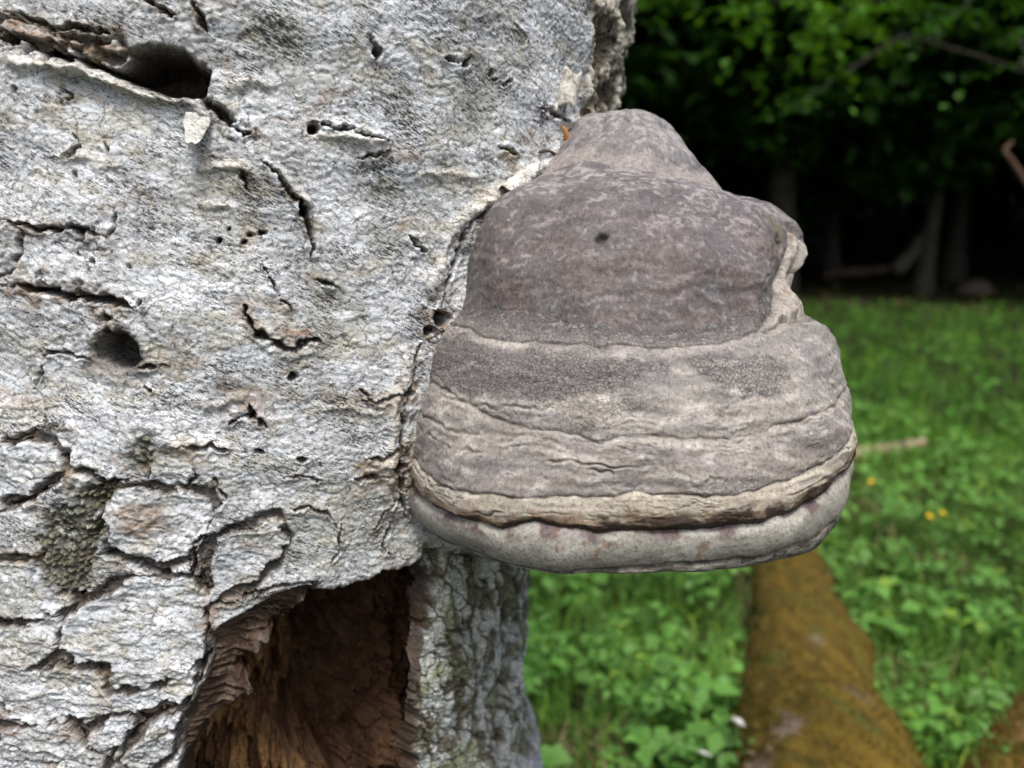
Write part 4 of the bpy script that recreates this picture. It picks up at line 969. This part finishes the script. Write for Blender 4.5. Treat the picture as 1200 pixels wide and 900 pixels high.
def leaf_mesh(P, D, Nn, L, W, C):
    """folded leaf: P base, D direction, Nn normal"""
    S_ = np.cross(D, Nn); L = L[:, None]; W = W[:, None]
    mid = P+D*L*0.45-Nn*L*0.04; tip = P+D*L
    V = np.stack([P, mid+S_*W*0.5+Nn*W*0.18, tip-Nn*L*0.12, mid-S_*W*0.5+Nn*W*0.18, P+D*L*0.5-Nn*W*0.05], 1).reshape(-1, 3)
    i = np.arange(len(P))*5
    Ft = np.concatenate([np.stack([i, i+1, i+4], 1), np.stack([i+1, i+2, i+4], 1), np.stack([i+2, i+3, i+4], 1), np.stack([i+3, i, i+4], 1)])
    return V, Ft, np.repeat(C, 5, 0)
def unit(v): return v/(np.linalg.norm(v, axis=1, keepdims=True)+1e-9)
def herb(n, r0, r1, size, base, pw):
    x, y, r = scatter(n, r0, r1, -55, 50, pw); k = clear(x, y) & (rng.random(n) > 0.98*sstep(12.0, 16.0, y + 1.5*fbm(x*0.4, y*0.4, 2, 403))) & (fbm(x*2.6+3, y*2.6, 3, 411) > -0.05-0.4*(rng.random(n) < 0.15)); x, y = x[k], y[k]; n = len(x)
    m = 5
    X = np.repeat(x, m); Y = np.repeat(y, m); h = np.repeat(rng.uniform(0.05, 0.20, n)*(1+0.5*fbm(x*1.3, y*1.3, 2, 415)), m)
    a = np.repeat(rng.uniform(0, 6.3, n), m)+np.tile(np.arange(m)*2*math.pi/m, n)+rng.normal(0, 0.25, n*m)
    el = rng.normal(-0.05, 0.3, n*m)
    D = unit(np.stack([np.cos(a)*np.cos(el), np.sin(a)*np.cos(el), np.sin(el)], 1)); Nn = np.array([0, 0, 1.0])-D*D[:, 2:3]; Nn = unit(Nn+rng.normal(0, 0.25, Nn.shape)); Nn = unit(Nn-D*(Nn*D).sum(1)[:, None])
    P = np.stack([X, Y, terrain(X, Y)+h], 1)+D*0.008
    L = size*rng.uniform(0.5, 1.1, n*m)*np.repeat(rng.choice([0.6, 0.9, 1.35], n), m)
    return leaf_mesh(P, D, Nn, L, L*rng.uniform(0.55, 0.8, n*m), green(n*m, X, Y, base, 0.2, 0.05))
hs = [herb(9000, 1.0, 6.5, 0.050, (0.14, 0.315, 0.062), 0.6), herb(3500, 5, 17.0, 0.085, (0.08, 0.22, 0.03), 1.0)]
V = np.vstack([hs[0][0], hs[1][0]]); t = np.vstack([hs[0][1], hs[1][1]+len(hs[0][0])]); c = np.vstack([hs[0][2], hs[1][2]])
tag(link('ground_cover', make_mesh('ground_cover', V, [t], True, {'Col': c}), M_leaf), 'low broad-leaved herbs covering the ground beside the mossy log', 'herbs', kind='stuff')

# dead leaves and wood bits
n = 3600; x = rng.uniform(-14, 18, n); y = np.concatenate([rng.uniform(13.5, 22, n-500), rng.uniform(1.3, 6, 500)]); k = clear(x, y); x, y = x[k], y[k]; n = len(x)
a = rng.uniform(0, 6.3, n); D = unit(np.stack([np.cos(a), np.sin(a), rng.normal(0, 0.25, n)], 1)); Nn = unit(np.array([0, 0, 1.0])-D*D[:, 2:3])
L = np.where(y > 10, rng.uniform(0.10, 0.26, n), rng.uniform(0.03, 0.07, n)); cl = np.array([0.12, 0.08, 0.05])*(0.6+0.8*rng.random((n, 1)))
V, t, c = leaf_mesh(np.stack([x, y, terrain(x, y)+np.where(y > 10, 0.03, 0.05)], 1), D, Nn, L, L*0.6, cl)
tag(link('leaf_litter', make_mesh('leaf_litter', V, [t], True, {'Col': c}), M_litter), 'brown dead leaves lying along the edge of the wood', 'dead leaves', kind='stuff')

# flowers
M_yel = plain('yellow_petal', (0.75, 0.50, 0.01), (0.85, 0.62, 0.02), 80, 0.6)
M_whi = plain('white_petal', (0.72, 0.72, 0.66), (0.85, 0.85, 0.80), 60, 0.6)
M_stem = plain('flower_stem', (0.07, 0.16, 0.03), (0.10, 0.20, 0.04), 40, 0.6)
def flower_meshes(r, petals, rows, cup):
    vs, fs = [], []; o = 0
    for q in range(rows):
        for k in range(petals):
            a = 2*math.pi*(k+0.5*q)/petals; L = r*(1-0.25*q); e = cup+0.35*q
            d = np.array([math.cos(a)*math.cos(e), math.sin(a)*math.cos(e), math.sin(e)]); s = np.array([-math.sin(a), math.cos(a), 0])*r*2.2/petals
            vs += [np.zeros(3), d*L*0.6-s, d*L*0.6+s, d*L-s*0.5+(0, 0, -0.1*r), d*L+s*0.5+(0, 0, -0.1*r)]
            fs += [(o, o+1, o+2), (o+1, o+3, o+2), (o+3, o+4, o+2)]; o += 5
    return make_mesh('flower_head', np.array(vs), [np.array(fs)], False)
def flower(name, px, py, h, r, label, cat, group, mt, me):
    p = ground_at(px, py, h); p[2] = float(terrain(np.array(p[0]), np.array(p[1])))
    e = empty(name, tuple(p)); tag(e, label, cat, group)
    z = np.linspace(0, h, 6); V, q, t = tube(np.stack([0.01*np.sin(z*9), 0*z, z], 1), 0.0025, 7)
    link('stem', make_mesh('stem', V, [q, t]), M_stem, e)
    o = link('flower_head', me, mt, e, (0.01*math.sin(h*9), 0, h)); o.rotation_euler = (R_(25), R_(random.uniform(-10, 10)), random.random()*6)
dm = flower_meshes(0.013, 16, 3, 0.15); wm = flower_meshes(0.016, 7, 2, 0.35)
for px, py, lb in ((1019,565,'yellow flower standing alone in the lawn just below the pale stick'), (1087,608,'yellow flower, one of two growing close together in the lawn'), (1102,604,'yellow flower, one of two growing close together in the lawn'),
                   (1064,388,'tiny yellow flower in the far grass before the wood'), (1150,352,'tiny yellow flower beside the low stone at the edge of the wood')):
    flower('yellow_flower', px, py, 0.27, 0.02, lb, 'flower', 'yellow flowers in the lawn', M_yel, dm)
for px, py, lb in ((860,849,'small white blossom growing close against the thick mossy log'), (820,886,'small white blossom in the leaves a hand away from the mossy log')):
    flower('white_flower', px, py, 0.24, 0.02, lb, 'flower', 'white flowers beside the log', M_whi, wm)

# ------------------------------------------------------------------ the wood beyond the meadow
def crown_mesh(name, rx, rz, clumps, per, size, base, seed, droop=0.0):
    g = np.random.default_rng(seed)
    c = unit(g.normal(0, 1, (clumps, 3)))*(0.45+0.55*g.random((clumps, 1))**0.5)*np.array([rx, rx, rz])
    P = np.repeat(c, per, 0)+g.normal(0, 1, (clumps*per, 3))*np.array([0.42, 0.42, 0.22])*rx/2.6
    n = len(P); a = g.uniform(0, 6.3, n); el = g.normal(-0.25-droop, 0.35, n)
    D = np.stack([np.cos(a)*np.cos(el), np.sin(a)*np.cos(el), np.sin(el)], 1); Nn = unit(np.array([0, 0, 1.0])-D*D[:, 2:3]+g.normal(0, 0.3, (n, 3))); Nn = unit(Nn-D*(Nn*D).sum(1)[:, None])
    L = size*g.uniform(0.6, 1.2, n); C = np.array(base)*(1+0.25*g.normal(0, 1, (n, 1)))*np.repeat(0.75+0.5*g.random((clumps, 1)), per, 0)
    V, t, c_ = leaf_mesh(P, D, Nn, L, L*0.65, np.clip(C, 0.004, 0.5))
    return make_mesh(name, V, [t], True, {'Col': c_})
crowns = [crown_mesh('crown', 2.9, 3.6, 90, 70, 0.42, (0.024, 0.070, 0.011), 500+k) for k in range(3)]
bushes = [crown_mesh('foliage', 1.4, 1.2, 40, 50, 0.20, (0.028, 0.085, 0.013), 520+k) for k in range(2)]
def trunk_mesh(h, r, lean, seed):
    z = np.linspace(-0.2, h, 16); g = np.random.default_rng(seed)
    x = lean*z+0.15*np.cumsum(g.normal(0, 0.35, 16))*0.3; y = 0.15*np.cumsum(g.normal(0, 0.35, 16))*0.3
    P = np.stack([x-x[0], y-y[0], z], 1); rad = r*(1-0.65*z/h); rad[:2] *= 1.35
    ps = [tube(P, rad, 12, seed, 0.25)]
    for k in range(6):
        i = 7+k; a = g.uniform(0, 6.3); q = np.linspace(0, 1, 7)[:, None]
        ps.append(tube(P[i]+q*np.array([math.cos(a)*1.9, math.sin(a)*1.9, 1.1])+np.array([0, 0, -0.3])*q*q, rad[i]*0.45*(1-0.75*q[:, 0]), 7, seed+k, 0.2))
    o = 0; V, Q, T = [], [], []
    for v, f, t in ps: V.append(v); Q.append(f+o); T.append(t+o); o += len(v)
    return make_mesh('trunk', np.vstack(V), [np.vstack(Q), np.vstack(T)])
trunks = [trunk_mesh(9.0, 0.17+0.05*k, (-0.05, 0.03, 0.08, 0.0)[k], 540+k) for k in range(4)]
g = np.random.default_rng(77)
def forest_tree(x, y, s, k, label, group, lift=0.0):
    e = empty('forest_tree', (x, y, float(terrain(np.array(x), np.array(y)))-0.1)); e.rotation_euler[2] = g.uniform(0, 6.3); e.scale = (s, s, s)
    tag(e, label, 'tree', group)
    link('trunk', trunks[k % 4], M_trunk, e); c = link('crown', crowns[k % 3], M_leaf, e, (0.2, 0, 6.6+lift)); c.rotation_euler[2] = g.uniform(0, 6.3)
    return e
k = 0
for row, (y0, n, x0, x1) in enumerate([(16.0, 12, -16, 19), (19.5, 13, -18, 22), (24.0, 14, -22, 26), (28.5, 14, -26, 30), (34, 14, -32, 36), (41, 14, -38, 44)]):
    for i in range(n):
        x = x0+(x1-x0)*(i+0.5)/n+g.uniform(-0.8, 0.8); y = y0+g.uniform(-0.9, 1.2)
        forest_tree(x, y, g.uniform(0.85, 1.2), k, 'shaded tree with a dark trunk in the row along the meadow edge' if row == 0 else 'dark tree standing deeper in the shaded wood',
                    'trees along the meadow edge' if row == 0 else 'trees deeper in the wood', lift=-0.4 if row == 0 else -0.9); k += 1
for i in range(42):
    x = g.uniform(-20, 26); y = g.uniform(16.6, 19.5) if i >= 28 else g.uniform(18.5, 24) if i >= 18 else g.uniform(21, 38); e = empty('understory_bush', (x, y, float(terrain(np.array(x), np.array(y))))); s = g.uniform(0.8, 1.5); e.scale = (s, s, s*1.1)
    tag(e, 'dark leafy bush growing between the shaded forest trunks', 'bush', 'bushes under the trees')
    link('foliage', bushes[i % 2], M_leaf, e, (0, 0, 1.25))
    V, q, t = tube([(0, 0, -0.1), (0.05, 0, 0.6), (0.1, 0.1, 1.4)], [0.04, 0.03, 0.015], 7)
    link('stem', make_mesh('stem', V, [q, t]), M_trunk, e)

# the beech that reaches out over the meadow with low sunlit branches
bx, by = 10.2, 13.5
bz = float(terrain(np.array(bx), np.array(by)))
beech = empty('beech_tree', (bx, by, bz-0.1)); tag(beech, 'spreading beech whose low bright leafy branches reach out over the meadow', 'tree')
bl = np.array(beech.location)
link('trunk', trunks[1], M_trunk, beech); link('crown', crowns[1], M_leaf, beech, (0.2, 0.5, 7.2))
def leafy_branch(tips, r, nleaf, size, base, seed, spread):
    """limb from the trunk through the points, twigs and leaves along its outer half"""
    gg = np.random.default_rng(seed); pts = np.array(tips)-bl; t = np.linspace(0, 1, len(pts)); ti = np.linspace(0, 1, 30)
    p = np.stack([np.interp(ti, t, pts[:, q]) for q in range(3)], 1); p += 0.05*gg.normal(0, 1, p.shape)*ti[:, None]
    V, q, tr = tube(p, r*(1-0.85*ti), 8, seed, 0.2)
    lo = link('limb', make_mesh('limb', V, [q, tr]), M_trunk, beech)
    nb = nleaf//14; tb = gg.uniform(0.35, 1, nb); o = np.stack([np.interp(tb, ti, p[:, k]) for k in range(3)], 1)
    d = unit(gg.normal(0, 1, (nb, 3))*np.array([1, 1, 0.45])); ln = spread*gg.uniform(0.3, 1, nb)
    P = np.repeat(o, 14, 0)+np.repeat(d*ln[:, None], 14, 0)*np.tile(np.linspace(0.15, 1, 14), nb)[:, None]
    P[:, 2] -= np.repeat(ln, 14)*0.35*np.tile(np.linspace(0, 1, 14)**2, nb); P += gg.normal(0, 0.02, P.shape)
    n = len(P); a = gg.uniform(0, 6.3, n); el = gg.normal(-0.3, 0.25, n)
    D = np.stack([np.cos(a)*np.cos(el), np.sin(a)*np.cos(el), np.sin(el)], 1); Nn = unit(np.array([0, 0, 1.0])-D*D[:, 2:3]+gg.normal(0, 0.15, (n, 3))); Nn = unit(Nn-D*(Nn*D).sum(1)[:, None])
    L = size*gg.uniform(0.7, 1.2, n); V, tt_, c_ = leaf_mesh(P, D, Nn, L, L*0.7, np.clip(np.array(base)*(1+0.2*gg.normal(0, 1, (n, 1))), 0.01, 0.6))
    f = link('leaves', make_mesh('leaves', V, [tt_], True, {'Col': c_}), M_leaf, lo); f['kind'] = 'stuff'
def at_d(x, y, d): return CAM+ray(x, y)*d
trk = np.array([bx, by, 0])
BR = (0.085, 0.215, 0.02)
leafy_branch([trk+(0.1, 0, 4.2), at_d(1130, -60, 10.5), at_d(1020, 10, 8.0), at_d(930, 70, 7.0)], 0.011, 360, 0.11, BR, 601, 0.75)
leafy_branch([trk+(0.1, 0, 4.8), at_d(1100, -90, 10.0), at_d(960, -20, 7.6), at_d(880, 20, 6.8)], 0.011, 300, 0.11, BR, 602, 0.7)
leafy_branch([trk+(0, 0, 4.0), at_d(1160, -40, 11.0), at_d(1120, 20, 9.0), at_d(1060, 60, 8.2)], 0.012, 200, 0.12, (0.04, 0.12, 0.014), 603, 0.9)
leafy_branch([trk+(0.2, 0, 4.0), at_d(1200, -30, 10.5), at_d(1210, 30, 8.5), at_d(1190, 80, 7.6)], 0.03, 90, 0.11, (0.05, 0.14, 0.016), 604, 0.7)
leafy_branch([trk+(0, 0, 4.6), at_d(980, -120, 11.0), at_d(820, -30, 9.5), at_d(760, 15, 9.0)], 0.012, 200, 0.12, (0.045, 0.13, 0.014), 605, 0.8)
leafy_branch([trk+(-0.1, 0, 3.4), at_d(1060, 40, 12.0), at_d(980, 90, 11.0), at_d(930, 130, 10.5)], 0.025, 120, 0.12, (0.04, 0.12, 0.013), 606, 0.9)

# fallen and leaning dead wood at the edge of the wood
def fy(x, y, Y):            # point on the pixel's ray at distance Y
    d = ray(x, y); return CAM+d*(Y/d[1])
stick('leaning_trunk', [fy(1050, 318, 19), fy(1072, 292, 19.3), fy(1092, 262, 19.6)], [0.17, 0.16, 0.12], 'pale broken trunk leaning in the shade under the trees', 'dead wood', (0.16, 0.15, 0.12), 12)
stick('dead_log', [fy(965, 322, 19), fy(1000, 319, 18.7), fy(1040, 316, 18.4)], [0.10, 0.12, 0.09], 'low dead trunk lying in brown leaves at the edge of the wood', 'dead wood', (0.11, 0.08, 0.055), 14)
bp = fy(1142, 328, 17.2); bz_ = float(terrain(np.array(bp[0]), np.array(bp[1])))
ang = np.linspace(0, 2*math.pi, 18, endpoint=False); vs = []
for q in np.linspace(0, 1, 9):
    rr_ = 0.30*math.sqrt(max(1-q*q, 0.0))+0.002
    for a_ in ang: k_ = 1+0.25*float(perlin(np.array(math.cos(a_)*1.5+3), np.array(math.sin(a_)*1.5+q*2), 9)); vs.append((rr_*1.3*k_*math.cos(a_), rr_*k_*math.sin(a_), 0.26*q*k_-0.03))
tag(link('boulder', make_mesh('boulder', np.array(vs), [grid_faces(9, 18, True)], attrs={'Col': np.tile((0.12, 0.095, 0.075), (len(vs), 1))}), M_wood, None, (bp[0], bp[1], bz_)), 'low brownish stone at the dark edge of the wood', 'stone')
